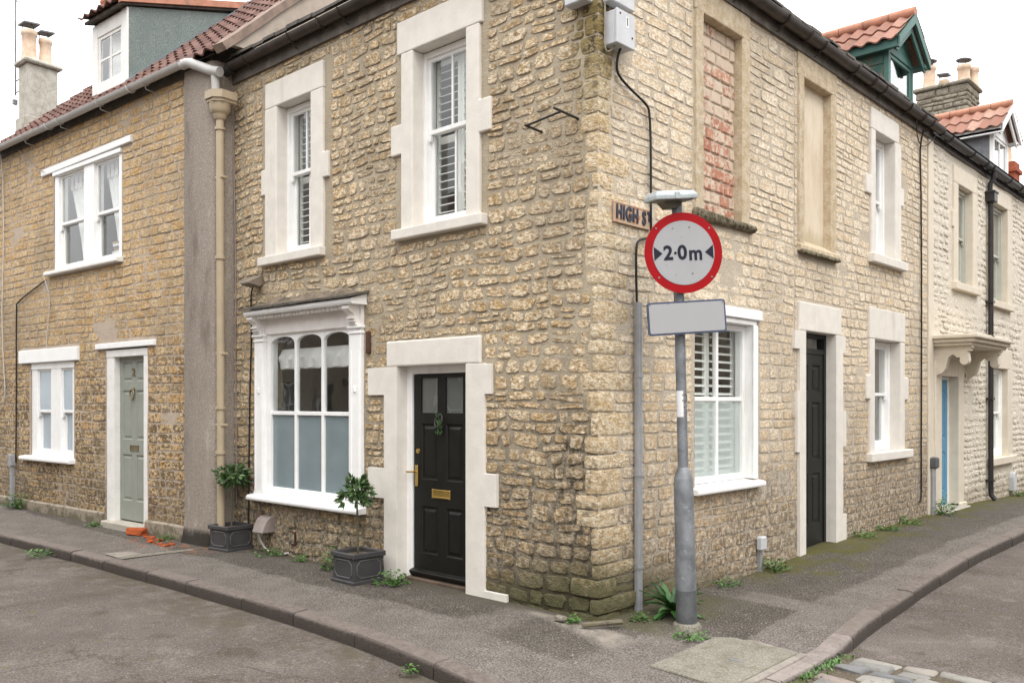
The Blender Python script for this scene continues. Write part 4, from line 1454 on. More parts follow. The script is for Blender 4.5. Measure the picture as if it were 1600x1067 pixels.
MB().prism([(-.185, 2.667), (-.20, 2.69), (-.20, 2.722), (0, 2.78), (.02, 2.667)], -4.86, -2.86, 'x').build('hood', M['white'], shop, bevel=.004)
rng = random.Random(3)
for k in range(9):
    x = -4.92 + k * .233
    mb = MB()
    mb.prism([(-.228, 2.726 + rng.uniform(0, .006)), (-.228, 2.746 + rng.uniform(0, .008)), (.0, 2.81), (.0, 2.785)], x + .002, x + .231, 'x')
    mb.build('slate', M['slate'], shop)
mb = MB()
vs = []
for i in range(41):
    x = -4.88 + 2.02 * i / 40
    e = min(1, 6 * i / 40, 6 * (40 - i) / 40)
    for (yy, zz) in ((-.16, 2.757), (-.08, 2.79), (-.035, 2.835 + .04 * nz(x * 3)), (.005, 2.88 + .06 * nz(x * 2.2, 4))):
        vs.append((x, yy * (.6 + .4 * e), 2.775 + (zz - 2.775) * e))
mb.add(vs, [(i * 4 + k, (i + 1) * 4 + k, (i + 1) * 4 + k + 1, i * 4 + k + 1) for i in range(40) for k in range(3)])
mb.build('mortar_flaunching', M['flaunch'], shop, smooth=True)
MB().prism([(-.105, .585), (-.115, .60), (-.115, .625), (-.095, .645), (.1, .672), (.1, .585)], -4.95, -2.87, 'x').build('sill', M['white'], shop, bevel=.006)
MB().box(-4.885, -2.905, -.05, .1, .647, .69).build('apron', M['white'], shop)

# --- black front door in its heavy surround
stone_surround(house, L, (DO[0], DO[1], -.05, 2.04), (-2.53, -1.255, 2.285), -2.56, -1.20, [(1.77, 2.035, .25), (.77, 1.06, .25)], [(1.77, 2.03, .08), (.80, 1.085, .14), (-.05, .075, .26)], y1=.14, bev=.016)
dfr = frame_mb(DO[0] - .02, DO[1] + .02, -.02, 2.06, .09, .10, .19, bot=.02).build('door_frame', M['white'], house, bevel=.004)
lx0, lx1 = -2.285, -1.515
pn = [(-2.185, -1.955, 1.60, 1.93), (-1.845, -1.615, 1.60, 1.93), (-2.185, -1.955, .97, 1.50), (-1.845, -1.615, .97, 1.50), (-2.185, -1.955, .27, .72), (-1.845, -1.615, .27, .72)]
door = panel_door(house, L, lx0, lx1, .045, 1.965, .115, pn, M['black'], glazed=(0, 1))
letter_box(door, -1.90, .845, .115)
mb = MB().box(-2.262, -2.222, .100, .115, .90, 1.10)
mb.build('handle_plate', M['brass'], door, bevel=.004)
MB().tube([(-2.242, .115, 1.04), (-2.242, .065, 1.04), (-2.25, .058, 1.04), (-2.335, .06, 1.035)], .009, 8).build('handle', M['brass'], door, smooth=True)
MB().lathe((0, 0, 0), [(.026, 0), (.024, .008), (.012, .010), (.004, .010)], 14, M=Matrix.Translation((-2.225, .115, 1.235)) @ Matrix.Rotation(R(90), 4, 'X')).build('door_lock', M['brass'], door, smooth=True)
# greenery tied to the knocker
kn = MB().tube([(-1.90 + .045 * math.cos(t), .085 + .02 * math.sin(t) - .01, 1.53 + .06 * math.sin(t)) for t in [2 * math.pi * k / 14 for k in range(15)]], .008, 6).build('knocker', M['iron'], door, smooth=True)
rng = random.Random(9)
mb = MB()
for k in range(30):
    px, pz = -1.90 + rng.gauss(0, .016), 1.53 + rng.uniform(-.14, .05)
    mb.tint = (rng.random(), 0, 0)
    ln, wd = rng.uniform(.03, .05), rng.uniform(.007, .012)
    T = Matrix.Translation((px, .09 + rng.uniform(-.03, .01), pz)) @ Matrix.Rotation(rng.uniform(-2.4, -.7), 4, 'Y') @ Matrix.Rotation(rng.uniform(-.6, .6), 4, 'X')
    mb.add([T @ Vector(p) for p in ((0, 0, 0), (ln * .5, wd * .3, wd), (ln, 0, 0), (ln * .5, wd * .3, -wd))], [(0, 1, 2, 3)])
mb.build('sprig', M['dock_leaf'], kn)
MB().prism([(.115, .045), (.085, .05), (.06, .085), (.06, .10), (.115, .12)], -2.30, -1.50, 'x').build('weather_bar', M['black'], house, bevel=.004)
MB().box(-2.33, -1.47, .03, .2, -.03, .043).build('door_sill', M['timber'], house, bevel=.006)
MB().box(-2.40, -1.36, -.16, .1, -.12, -.015).build('doorstep', M['step'], house, bevel=.012)
room(house, L, -2.4, -1.4, -.1, 2.1, .195, 1.5)

# --- right street: blocked windows
def worn_jamb(p, x0, x1, z0, z1, y0, y1, rng):
    mb = MB()
    n = 22
    vs = []
    for k in range(n + 1):
        z = z0 + (z1 - z0) * k / n
        e0, e1 = rng.uniform(0, .016), rng.uniform(0, .016)
        for (x, y) in ((x0 + e0, .03), (x0 + e0 + .008, y0 + rng.uniform(0, .008)), (x1 - e1 - .02, y0 + rng.uniform(0, .006)), (x1, y0 + .022), (x1, y1)):
            vs.append((x, y, z))
    fs = [(k * 5 + e, k * 5 + e + 1, (k + 1) * 5 + e + 1, (k + 1) * 5 + e) for k in range(n) for e in range(4)]
    fs += [(4, 3, 2, 1, 0), tuple(n * 5 + e for e in range(5))]
    mb.add(vs, fs)
    mb.build('jamb', M['dressed'], p, smooth=True, sharp=50)


def mirror_jamb(p, x0, x1, z0, z1, y0, y1, rng):
    mb = MB()
    n = 22
    vs = []
    for k in range(n + 1):
        z = z0 + (z1 - z0) * k / n
        e0, e1 = rng.uniform(0, .02), rng.uniform(0, .016)
        for (x, y) in ((x1 - e0, .03), (x1 - e0 - .008, y0 + rng.uniform(0, .008)), (x0 + e1 + .02, y0 + rng.uniform(0, .006)), (x0, y0 + .022), (x0, y1)):
            vs.append((x, y, z))
    fs = [(k * 5 + e, (k + 1) * 5 + e, (k + 1) * 5 + e + 1, k * 5 + e + 1) for k in range(n) for e in range(4)]
    fs += [(0, 1, 2, 3, 4), tuple(n * 5 + e for e in reversed(range(5)))]
    mb.add(vs, fs)
    mb.build('jamb', M['dressed'], p, smooth=True, sharp=50)


rng = random.Random(31)
for op, xa, xb, rec in ((B1, 1.40, 2.43, .075), (B2, 3.50, 4.51, .085)):
    s = MB().box(xa, xb, -.022, .1, op[3], 5.46).build('blocked_window', M['dressed'], house, M=W, bevel=.012, seg=2)
    worn_jamb(s, xa, op[0], op[2], op[3] - .002, -.028, .12, rng)
    mirror_jamb(s, op[1], xb, op[2], op[3] - .002, -.028, .12, rng)
    if op is B1:
        MB().box(op[0] - .01, op[1] + .01, rec + .012, rec + .05, op[2], op[3]).build('mortar_bed', M['mortar_r'], s)
        z, r_ = op[2] + .01, 0
        while z < op[3] - .02:
            x = op[0] - (.07 if r_ % 2 else 0)
            while x < op[1] - .01:
                ww = rng.choice([.175, .185, .165, .18])
                a, b = max(op[0] + .002, x + .008), min(op[1] - .002, x + ww - .008)
                if b - a > .03:
                    rough_block(rng, a, b, rec - rng.uniform(0, .006), rec + .03, z + .008, min(op[3] - .005, z + .111), .005, .010).build('brick', M['brick'], s)
                x += ww
            z += .119
            r_ += 1
        mb = rough_block(rng, xa - .03, xb + .07, -.065, .1, op[2] - .085, op[2] + .004, .014, .025)
        mb.build('sill', M['mossy'], s, smooth=True, sharp=50)
    else:
        MB().box(op[0] - .01, op[1] + .01, rec, rec + .05, op[2], op[3]).build('infill', M['plaster'], s)
        MB().prism([(-.03, op[2] - .075), (-.06, op[2] - .06), (-.055, op[2] - .01), (rec + .01, op[2] + .09), (.1, op[2] - .075)], xa - .0, xb + .0, 'x').build('sill', M['dressed'], s, bevel=.008)
        rough_block(rng, xa + .02, xb, -.075, .0, op[2] - .10, op[2] - .062, .01, .012).build('drip', M['mossy'], s, smooth=True, sharp=50)

# --- right street: sashes
stone_surround(house, W, W4, (5.54, 6.50, 5.355), 5.545, 6.585, [(4.27, 4.50, .16)], [(4.29, 4.53, .10)], (5.50, 6.70, 3.43), y1=.13)
sash_window(house, W, W4[0] - .02, W4[1] + .02, 3.545, 5.085, .11, 4.30, curtain='full', bars=0)
stone_surround(house, W, W5, (5.50, 6.74, 2.88), 5.50, 6.72, [(1.74, 2.04, .10)], [(1.73, 2.03, .14)], (5.44, 6.90, .965), y1=.13)
sash_window(house, W, W5[0] - .02, W5[1] + .02, 1.075, 2.485, .11, 1.80, curtain='full', bars=1)

# corner window: white lining, one mullion and transom, shutters over frosted panes
cw = frame_mb(CW[0] - .01, CW[1] - .03, .95, 2.45, .055, .075, .16, (1.98,), (1.73,), tb=.04, bot=.06, yb=(.085, .13)).build('window', M['white'], house, M=W, bevel=.004)
MB().box(CW[1] - .03, CW[1] + .03, -.012, .16, .95, 2.45).box(CW[0] - .03, CW[1] + .03, -.018, .16, 2.452, 2.50).box(CW[1] - .05, CW[1] + .035, -.03, -.013, .95, 2.452).build('lining', M['white'], cw, bevel=.006)
MB().box(CW[0] - .06, CW[1] + .10, -.045, .1, 2.503, 2.60).build('lintel_board', M['white'], cw, bevel=.006)
MB().prism([(-.075, .872), (-.085, .885), (-.085, .915), (-.06, .93), (.16, .955), (.16, .872)], CW[0] - .08, CW[1] + .10, 'x').build('sill', M['white'], cw, bevel=.006)
for a, b in ((1.475, 1.965), (1.995, 2.47)):
    pane(cw, a, b, 1.74, 2.41, .105, M['glass'])
    pane(cw, a, b, .99, 1.72, .105, M['frost_w'])
shutter_leaves(cw, 1.44, 2.52, .97, 2.45, .20, leaves=2, mid=1.72, pitch=.078)

# side door
stone_surround(house, W, (D2[0], D2[1], -.05, 2.47), (3.51, 4.625, 2.78), 3.51, 4.66, [(2.27, 2.466, .12), (1.17, 1.82, .06)], [(2.27, 2.466, .07), (1.19, 1.60, .09), (-.05, .40, .10)], y1=.16)
fr = frame_mb(D2[0] - .01, D2[1] + .01, .0, 2.48, .06, .085, .18, (), (2.27,), tb=.06, bot=.05).build('door_frame', M['black2'], house, M=W, bevel=.004)
pane(fr, D2[0] + .04, D2[1] - .04, 2.29, 2.43, .13, M['glass'])
p2 = [(3.79, 4.01, 1.82, 2.12), (4.11, 4.33, 1.82, 2.12), (3.79, 4.01, 1.05, 1.70), (4.11, 4.33, 1.05, 1.70), (3.79, 4.01, .33, .90), (4.11, 4.33, .33, .90)]
panel_door(house, W, D2[0] + .055, D2[1] - .055, .055, 2.235, .10, p2, M['black2'])
MB().box(D2[0] - .02, D2[1] + .1, -.12, .14, -.1, .045).build('doorstep', M['step'], house, M=W, bevel=.012)
room(house, W, D2[0] - .1, D2[1] + .1, -.1, 2.5, .195, 1.5)

# --- roof, eaves, gutters
ZR, SL = EAVE + .035, .66
ridge = 3.0
mb = MB()
e = .12
zr = ZR + SL * (ridge + e)
hp = 8.6
P = [(XL - .05, -e, ZR), (e, -e, ZR), (-ridge, ridge, zr), (XL - .05, ridge, zr), (e, YR, ZR), (-ridge, YR, zr), (XL - .05, 2 * ridge + e, ZR), (-2 * ridge - e, YR, ZR)]
mb.add(P, [(0, 1, 2, 3), (1, 4, 5, 2), (3, 2, 5, 7, 6)])
roof = mb.build('roof', M['slate'], house)
rng = random.Random(77)
for k in range(24):     # the ragged eaves course
    x = XL + .02 + k * .232
    if x > .0: break
    j = rng.uniform(-.02, .02)
    MB().prism([(-e - .035 + j, ZR + .035), (-e - .03 + j, ZR + .06 + rng.uniform(0, .02)), (.05, ZR + .19), (.05, ZR + .165)], x + .003, x + .226, 'x').build('slate', M['slate'], roof)
for k in range(34):
    x = k * .232 - .15
    if x > YR - .2: break
    j = rng.uniform(-.02, .02)
    MB().prism([(-e - .035 + j, ZR - .012), (-e - .03 + j, ZR + .014 + rng.uniform(0, .02)), (.05, ZR + .17), (.05, ZR + .14)], x + .003, x + .226, 'x').build('slate', M['slate'], roof, M=W)


def gutter(root, Wm, x0, x1, z, y, mat, r=.065, joints=1.8, name='gutter', fascia=None, bracket=True, strap=None):
    mb = MB()
    n = 8
    m = max(2, int((x1 - x0) / .6))
    vs = []
    for i in range(m + 1):
        x = x0 + (x1 - x0) * i / m
        dz = .006 * nz(x * .7, z)
        for (rr) in (r, r - .006):
            for k in range(n + 1):
                t = math.pi * k / n
                vs.append((x, y - math.cos(t) * rr, z - math.sin(t) * rr * 1.05 + dz))
    q = 2 * (n + 1)
    fs = []
    for i in range(m):
        for k in range(n):
            fs.append((i * q + k, (i + 1) * q + k, (i + 1) * q + k + 1, i * q + k + 1))
            fs.append((i * q + n + 1 + k, i * q + n + 2 + k, (i + 1) * q + n + 2 + k, (i + 1) * q + n + 1 + k))
        fs.append((i * q, i * q + n + 1, (i + 1) * q + n + 1, (i + 1) * q))
        fs.append((i * q + n, (i + 1) * q + n, (i + 1) * q + 2 * n + 1, i * q + 2 * n + 1))
    for i in (0, m):
        fs.append(tuple(i * q + k for k in range(n + 1)))
    mb.add(vs, fs)
    g = mb.build(name, mat, root, M=Wm, smooth=True, sharp=50)
    x = x0 + .35
    while x < x1 - .1:
        MB().tube([(x, y - math.cos(t) * (r + .006), z - math.sin(t) * (r + .006) * 1.05) for t in [math.pi * k / 8 for k in range(9)]], .009, 5).build('gutter_bracket', strap or mat, g, smooth=True)
        if bracket:
            MB().tube([(x, y, z - r * 1.05), (x, y + .02, z - r - .05), (x, .02, z - r - .07)], .006, 5).build('stay', strap or mat, g)
        x += joints / 2
    x = x0 + joints
    while x < x1 - .2:
        MB().tube([(x + q, y - math.cos(t) * (r + .004), z - math.sin(t) * (r + .004) * 1.05) for q, t in [(0, math.pi * k / 8) for k in range(9)]], .018, 5, squash=.4).build('union', mat, g, smooth=True, sharp=40)
        x += joints
    return g


GZ = 5.60
gutter(house, L, -5.26, .16, GZ + .04, -.115, M['gutter_brown'], r=.068)
gutter(house, W, -.10, 7.95, GZ, -.115, M['gutter_brown'], r=.072)
MB().box(XL, -.02, -.04, .02, EAVE - .16, EAVE + .07).build('fascia_board', M['fascia'], house)
MB().box(.02, YR, -.04, .02, EAVE - .18, EAVE + .07).build('fascia_board', M['fascia'], house, M=W)
# outlet of the brown gutter towards the hopper
MB().tube([(-5.24, -.115, GZ - .0), (-5.38, -.115, GZ - .02), (-5.42, -.12, GZ - .06), (-5.43, -.13, GZ - .2)], [.062, .055, .045, .04], 10).build('gutter_outlet', M['gutter_black'], house, smooth=True)

# --- dormer with teal boards and red clay tiles
def dormer(root, y0, y1, xf, zs, ztop, mat, cheek, boards, depth=1.6, rows=2, zwin=None, pitch=.19, over=.22, windows=1, gap=.0):
    """gabled dormer on the right-hand roof, built in facade coordinates: x along the street, y into the roof"""
    yf = -xf
    d = MB().box(y0, y0 + .07, yf, yf + .07, zs, ztop).box(y1 - .07, y1, yf, yf + .07, zs, ztop).box(y0 + .069, y1 - .069, yf + .002, yf + .068, ztop - .09, ztop - .002)
    o = d.build('dormer', mat, root, M=W, bevel=.004)
    mid_ = (y0 + y1) / 2
    zr = ztop + (mid_ - y0 + .12) * .82
    if boards:
        zz, kk = zs - .02, 0
        while zz < ztop - .01:
            MB().prism([(yf + .07, zz), (yf + .07, zz + .115), (yf + depth, zz + .115), (yf + depth, zz)], y0 - .004 - .012 * (kk % 2), y0 + .02, 'x').build('board', cheek, o)
            zz += .118
            kk += 1
    else:
        MB().prism([(yf + .07, zs - .1), (yf + .07, ztop), (yf + depth, ztop), (yf + depth, zs - .1)], y0 + .004, y0 + .03, 'x').build('cheek', cheek, o)
        MB().box(y0 + .0, y0 + .005, yf + .55, yf + .565, zs, ztop).build('lead_roll', cheek, o)
    MB().prism([(yf + .07, zs - .1), (yf + .07, ztop), (yf + depth, ztop), (yf + depth, zs - .1)], y1 - .03, y1 - .004, 'x').build('cheek', cheek, o)
    # casement
    wf = frame_mb(y0 + .075, y1 - .075, zs - .05, ztop - .095, .05, yf + .015, yf + .06, [mid_] if windows == 2 else ()).build('casement', mat, o, bevel=.003)
    MB().box(y0 + .12, y1 - .12, yf + .035, yf + .04, zs, ztop - .14).build('pane', M['glass'], o)
    MB().box(y0 + .08, y1 - .08, yf + .35, yf + .37, zs - .1, ztop - .1).build('blind', M['curtain'], o)
    # gable triangle, barge boards
    MB().prism([(y0, ztop), (y1, ztop), (mid_, zr - .03)], yf + .01, yf + .05).build('gable', mat, o)
    for s in (-1, 1):
        ex, ez = mid_ + s * (mid_ - y0 + .15), ztop - .03 + 0 * s
        MB().prism([(mid_, zr + .02), (ex, ez + .06), (ex, ez - .06), (mid_, zr - .12)], yf - over, yf - over + .035).build('bargeboard', mat, o)
        MB().prism([(mid_, zr - .14), (ex - s * .05, ez - .03), (ex - s * .05, ez - .10), (ex - s * .12, ez - .10), (mid_, zr - .24)], yf - over + .06, yf - over + .09).build('bargeboard', mat, o)
    MB().box(y0 - .15, y0 + .0, yf - over + .04, yf + depth, ztop - .085, ztop - .04).build('soffit', mat, o)
    MB().box(y1, y1 + .15, yf - over + .04, yf + depth, ztop - .085, ztop - .04).build('soffit', mat, o)
    MB().box(y0 - .15, y0 - .11, yf - over + .02, yf + depth, ztop - .115, ztop + .01).build('eaves_board', mat, o, bevel=.004)
    # tiled slopes: local x runs back along the ridge
    rng_ = random.Random(int(y0 * 10))
    half = mid_ - y0 + .20
    sl = math.atan2(zr - ztop + .03, half)
    for s in (1, -1):
        if s == 1: T = Matrix.Translation((mid_ - half, 0, 0)) @ Matrix(((0, 1, 0, 0), (-1, 0, 0, 0), (0, 0, 1, 0), (0, 0, 0, 1)))
        else: T = Matrix.Translation((mid_ + half, 0, 0)) @ Matrix(((0, -1, 0, 0), (1, 0, 0, 0), (0, 0, 1, 0), (0, 0, 0, 1)))
        xa, xb = (-(yf + depth), -(yf - over)) if s == 1 else (yf - over, yf + depth)
        def one(mm, T=T):
            mm.v = [tuple(T @ Vector(p)) for p in mm.v]
            mm.build('roof_tile', M['tile_red'], o, smooth=True, sharp=50)
        roof_tiles(None, xa, xb, 0, ztop - .02, sl, half / math.cos(sl) - .02, pitch=pitch, course=half / math.cos(sl) / rows, rng=rng_, single=one)
    k = 0
    x = yf - over
    while x < yf + depth:
        MB().tube([(mid_, x + .004, zr + .045), (mid_, min(x + .36, yf + depth), zr + .05)], .075, 10).build('ridge_tile', M['ridge'], o, smooth=True, sharp=40)
        x += .365
    return o


M['ridge'] = paint('ridge_clay', (.44, .21, .14), .85, .15, .4, 40, dirt=(.22, .17, .13), dscale=10, dlo=.55, dhi=.7)
dormer(house, 7.20, 8.22, -.35, 5.9, 6.72, M['teal'], M['teal_old'], True, over=.20)
# ridge chimney just showing above the eaves
rng = random.Random(5)
ch = MB().box(5.05, 6.1, 1.55, 2.15, 6.6, 8.6).build('chimney', M['chim_stone'], house, M=W)

# ================================================================== cream house next door
cream = thing('cream_house', 'cream painted rubble house with bracketed door hood, next along the right-hand street', 'house', (0, YR + .01, 0))
WC = Matrix.Translation((0, -YR - .01, 0)) @ RZ90
CY0, CY1 = YR + .01, 18.5
U1 = (9.07, 9.83, 3.52, 5.04)
U2 = (10.98, 11.95, 3.42, 5.10)
DC = (8.28, 9.10, -.1, 2.09)
LC = (11.0, 11.95, .75, 2.28)
U3, L3 = (13.6, 14.4, 3.45, 5.05), (13.6, 14.4, .75, 2.2)
wallC = wall_skin(CY0, CY1, -.3, EAVE, [U1, U2, DC, LC, U3, L3], step=.1, amp=.02, seed=6).build('wall', M['cream_wall'], cream, M=WC, smooth=True, sharp=50)
stC = lay_stones(19, CY0 + .25, CY1 - .1, .0, EAVE - .2, [(8.7, 10.2, 3.3, 5.4), (10.7, 12.4, 3.2, 5.4), (8.0, 9.45, -.2, 2.7), (10.7, 12.4, .5, 2.6), (13.3, 14.7, 3.2, 5.3), (13.3, 14.7, .5, 2.5)],
                 h=(.09, .15), w=(.14, .30), gx=.03, gz=.026, wav=.03, rough=.16, power=.5, d=(.004, .012), sneck=.15)
mb = MB()
for st in stC: mb.add(st[0], st[1])
mb.build('stone', M['cream_wall'], wallC, smooth=True, sharp=70, props={'kind': 'stuff'})
MB().box(CY0 + .0, CY0 + .20, -.022, .05, -.1, EAVE - .1).build('corner_band', M['cream_paint'], cream, M=WC, bevel=.01)
cp = M['cream_paint']
for o, li, top in ((U1, (8.86, 10.06), 5.30), (U2, (10.78, 12.14), 5.36), (U3, (13.4, 14.6), 5.3)):
    stone_surround(cream, WC, o, (li[0], li[1], top), li[0], li[1], [(4.35, 4.6, .06)], [(4.2, 4.5, .08)], (li[0] - .05, li[1] + .06, o[2] - .11), mat=cp, y1=.085)
    sash_window(cream, WC, o[0] - .02, o[1] + .02, o[2] + .005, o[3] - .005, .065, (o[2] + o[3]) / 2, curtain='full', bars=0, mat=M['grey_sash'] if 'grey_sash' in M else M['shutter'])
    room(cream, WC, o[0] - .3, o[1] + .5, o[2] - .3, 5.3, .22, 1.8)
for o, li, top in ((LC, (10.8, 12.14), 2.62), (L3, (13.4, 14.6), 2.5)):
    stone_surround(cream, WC, o, (li[0], li[1], top), li[0] , li[1], [], [], (li[0] - .05, li[1] + .2, o[2] - .12), mat=cp, y1=.085)
    sash_window(cream, WC, o[0] - .02, o[1] + .02, o[2] + .005, o[3] - .005, .065, (o[2] + o[3]) / 2, curtain='full', bars=0, mat=M['shutter'])
    room(cream, WC, o[0] - .3, o[1] + .5, o[2] - .3, 2.6, .22, 1.8)
MB().box(8.0, 8.28, -.03, .18, -.05, 2.30).build('door_jamb', cp, cream, M=WC, bevel=.01)
MB().box(9.10, 9.36, -.03, .18, -.05, 2.30).build('door_jamb', cp, cream, M=WC, bevel=.01)
MB().box(7.97, 8.28, -.05, .1, -.06, .16).box(9.10, 9.46, -.05, .1, -.06, .16).build('plinth_block', cp, cream, M=WC, bevel=.012)
MB().box(8.281, 9.099, -.02, .18, 2.09, 2.30).build('door_head', cp, cream, M=WC)
fr = frame_mb(8.281, 9.099, .1, 2.09, .05, .115, .19, bot=.03).build('door_frame', M['shutter'], cream, M=WC, bevel=.003)
panel_door(cream, WC, 8.335, 9.045, .14, 2.04, .125, [(8.43, 8.64, 1.15, 1.9), (8.74, 8.95, 1.15, 1.9), (8.43, 8.64, .35, .95), (8.74, 8.95, .35, .95)], M['blue'])
MB().box(8.1, 9.25, -.16, .15, -.06, .12).build('doorstep', M['step'], cream, M=WC, bevel=.012)
room(cream, WC, 8.0, 9.4, -.1, 2.3, .2, 1.5)
# scrolled hood over the door
hood = MB().box(7.86, 9.86, -.62, .0, 2.60, 2.66).box(7.90, 9.82, -.57, .0, 2.545, 2.602).box(7.94, 9.78, -.52, .0, 2.50, 2.547).build('door_hood', cp, cream, M=WC, bevel=.012)
sc = [(0, 2.50), (-.50, 2.50), (-.50, 2.47), (-.47, 2.46), (-.48, 2.43), (-.44, 2.42), (-.45, 2.38)]
sc += [(-.40 + .06 * math.cos(t), 2.30 + .07 * math.sin(t)) for t in [math.pi * (1.05 + k * .16) for k in range(8)]]
sc += [(-.30, 2.34), (-.27, 2.375), (-.235, 2.38), (-.19, 2.34), (-.17, 2.26), (-.15, 2.18), (-.11, 2.12), (-.05, 2.10), (-.03, 2.07), (-.015, 2.02), (0, 2.02)]
for x in (8.02, 9.56):
    MB().prism(sc, x, x + .12, 'x').build('scroll_bracket', cp, hood)
rng = random.Random(2)
mb = MB()
for k in range(60):
    x, y = rng.uniform(7.9, 9.8), rng.uniform(-.6, -.02)
    r = rng.uniform(.02, .06)
    mb.lathe((x, y, 2.655), [(r, 0), (r * .8, r * .25), (r * .3, r * .38)], 6)
mb.build('moss', M['mossy'], hood)['kind'] = 'stuff'
gutter(cream, WC, 7.97, CY1, GZ - .03, -.115, M['gutter_black'], r=.06, joints=2.2)
MB().box(CY0, CY1, -.03, .02, EAVE - .18, EAVE + .05).build('fascia_board', M['gutter_brown'], cream, M=WC)
mb = MB().tube([(10.70, -.115, GZ - .08), (10.70, -.115, GZ - .18), (10.70, -.06, GZ - .27), (10.70, -.06, 5.18)], .04, 10)
mb.build('swan_neck', M['gutter_black'], cream, M=WC, smooth=True)
mb = MB().box(10.60, 10.80, -.15, -.005, 5.02, 5.18).box(10.58, 10.82, -.165, -.004, 5.165, 5.20)
mb.build('hopper', M['gutter_black'], cream, M=WC, bevel=.008)
dp = MB().tube([(10.70, -.07, 5.03), (10.70, -.07, .25), (10.70, -.075, .16), (10.70, -.14, .08)], .042, 10).build('downpipe', M['gutter_black'], cream, M=WC, smooth=True)
for z in (3.35, 1.74, .38):
    MB().box(10.635, 10.765, -.12, -.0, z, z + .035).build('pipe_clip', M['gutter_black'], dp)
mb = MB()
zc0, zc1 = ZR, ZR + SL * (ridge + e)
mb.add([(e, CY0 - YR - .01, zc0), (e, CY1 - YR - .01, zc0), (-ridge, CY1 - YR - .01, zc1), (-ridge, CY0 - YR - .01, zc1), (-2 * ridge, CY1 - YR, zc0), (-2 * ridge, CY0 - YR, zc0)], [(0, 1, 2, 3), (3, 2, 4, 5)])
rf = mb.build('roof', M['slate'], cream)
# second dormer (grey lead cheeks, white casements)
def shift_dormer(*a, **k):
    o = dormer(cream, *a, **k)
    o.matrix_local = WC
    return o
shift_dormer(12.56, 13.60, -.35, 5.9, 6.75, M['white'], M['lead'], False, over=.20, windows=2)


def chimney(root, Wm, x0, x1, y0, y1, z0, z1, mat, cap=.06, pots=(), seed=0, courses=False, name='chimney', brick_cap=None):
    rng = random.Random(seed)
    if courses:
        o = MB().box(x0 + .03, x1 - .03, y0 + .03, y1 - .03, z0, z1).build(name, M['mortar_n'], root, M=Wm)
        z = max(z0, z1 - 1.5)
        while z < z1 - .02:
            hh = rng.uniform(.09, .19)
            if z + hh > z1 - .03: hh = z1 - z
            for (a, b, side) in ((x0, x1, 'f'), (y0, y1, 's')):
                t = a
                while t < b - .02:
                    w = rng.uniform(.2, .42)
                    if b - t - w < .12: w = b - t
                    if side == 'f': rough_block(rng, t + .006, t + w - .006, y0 - rng.uniform(0, .02), y0 + .1, z + .006, z + hh - .006, .01, .02).build('stone', mat, o, smooth=True, sharp=50)
                    else: rough_block(rng, x0 - rng.uniform(0, .02), x0 + .1, t + .006, t + w - .006, z + .006, z + hh - .006, .01, .02).build('stone', mat, o, smooth=True, sharp=50)
                    t += w
            z += hh
    else:
        o = MB().box(x0, x1, y0, y1, z0, z1).build(name, mat, root, M=Wm, bevel=.01)
    if cap:
        rough_block(rng, x0 - cap, x1 + cap, y0 - cap, y1 + cap, z1, z1 + .10, .012, .03).build('capstone', mat, o)
    for (px, py, r, h, kind) in pots:
        zt = z1 + (.09 if cap else 0)
        p = MB().lathe((px, py, zt), [(r * 1.12, 0), (r * 1.06, .06), (r, .10), (r * .9, h * .55), (r * .92, h - .12), (r * 1.06, h - .10), (r * 1.06, h - .03), (r * .95, h), (r * .8, h), (r * .78, h - .1)], 16).build('chimney_pot', M['pot'], o, smooth=True, sharp=50)
        if kind:
            t = 'round' if kind == 1 else 'square'
            T = Matrix.Translation((px, py, zt + h + .13)) @ Matrix.Rotation(R(6), 4, 'X')
            if kind == 1: MB().lathe((0, 0, 0), [(r * 1.15, -.02), (r * 1.2, 0), (r * .7, .035), (.02, .05)], 16, M=T).build('cowl', M['lead'], o, smooth=True)
            else: MB().box(-r * 1.1, r * 1.1, -r * 1.1, r * 1.1, -.015, .015, M=T).build('cowl', M['lead'], o)
            mb = MB()
            for k in range(3):
                t = 2.1 * k
                mb.tube([(px + r * .85 * math.cos(t), py + r * .85 * math.sin(t), zt + h - .06), (px + r * .85 * math.cos(t), py + r * .85 * math.sin(t), zt + h + .13)], .008, 4)
            mb.build('cowl_leg', M['iron'], o)
    return o


chimney(cream, WC, 16.95, 17.95, 2.0, 3.15, 6.6, 9.2, M['chim_stone'], cap=.07, seed=8, courses=True,
        pots=((17.3, 2.95, .15, .62, 1), (17.6, 2.25, .15, .55, 1), (17.75, 2.75, .12, .35, 2), (17.8, 2.08, .11, .5, 0)))

# ================================================================== the ochre terraced cottage on the left
AZ = R(3.2)
cot = thing('ochre_terraced_cottage', 'ochre stone terraced cottage with sage green door, white windows and rendered buttress', 'house', (-5.62, -.22, 0), AZ)
NZ = 5.72
NW = (-4.12, -2.09, 3.64, 5.10)
NL = (-4.96, -3.50, .87, 2.30)
ND = (-2.48, -1.42, -.1, 2.41)
NX0, NX1 = -6.25, -.40
wallN = wall_skin(NX0, NX1, -.3, NZ, [NW, NL, ND], seed=9, amp=.010).build('wall', M['mortar_n'], cot, smooth=True, sharp=50)
exN = [(-4.50, -1.78, 5.09, 5.22), (-4.15, -2.06, 3.6, 5.12), (-4.3, -2.05, 3.56, 3.66), (-5.33, -3.30, 2.29, 2.51), (-5.0, -3.46, .86, 2.3), (-5.2, -3.44, .80, .90), (-2.78, -1.17, 2.40, 2.51), (-2.53, -1.39, -.2, 2.42)]
stN = lay_stones(14, NX0, NX1, .19, NZ - .05, exN, h=(.095, .14), w=(.18, .38), gx=.008, gz=.009, wav=.018, rough=.075, power=.28, d=(.003, .009), sneck=.10, fall=.95)
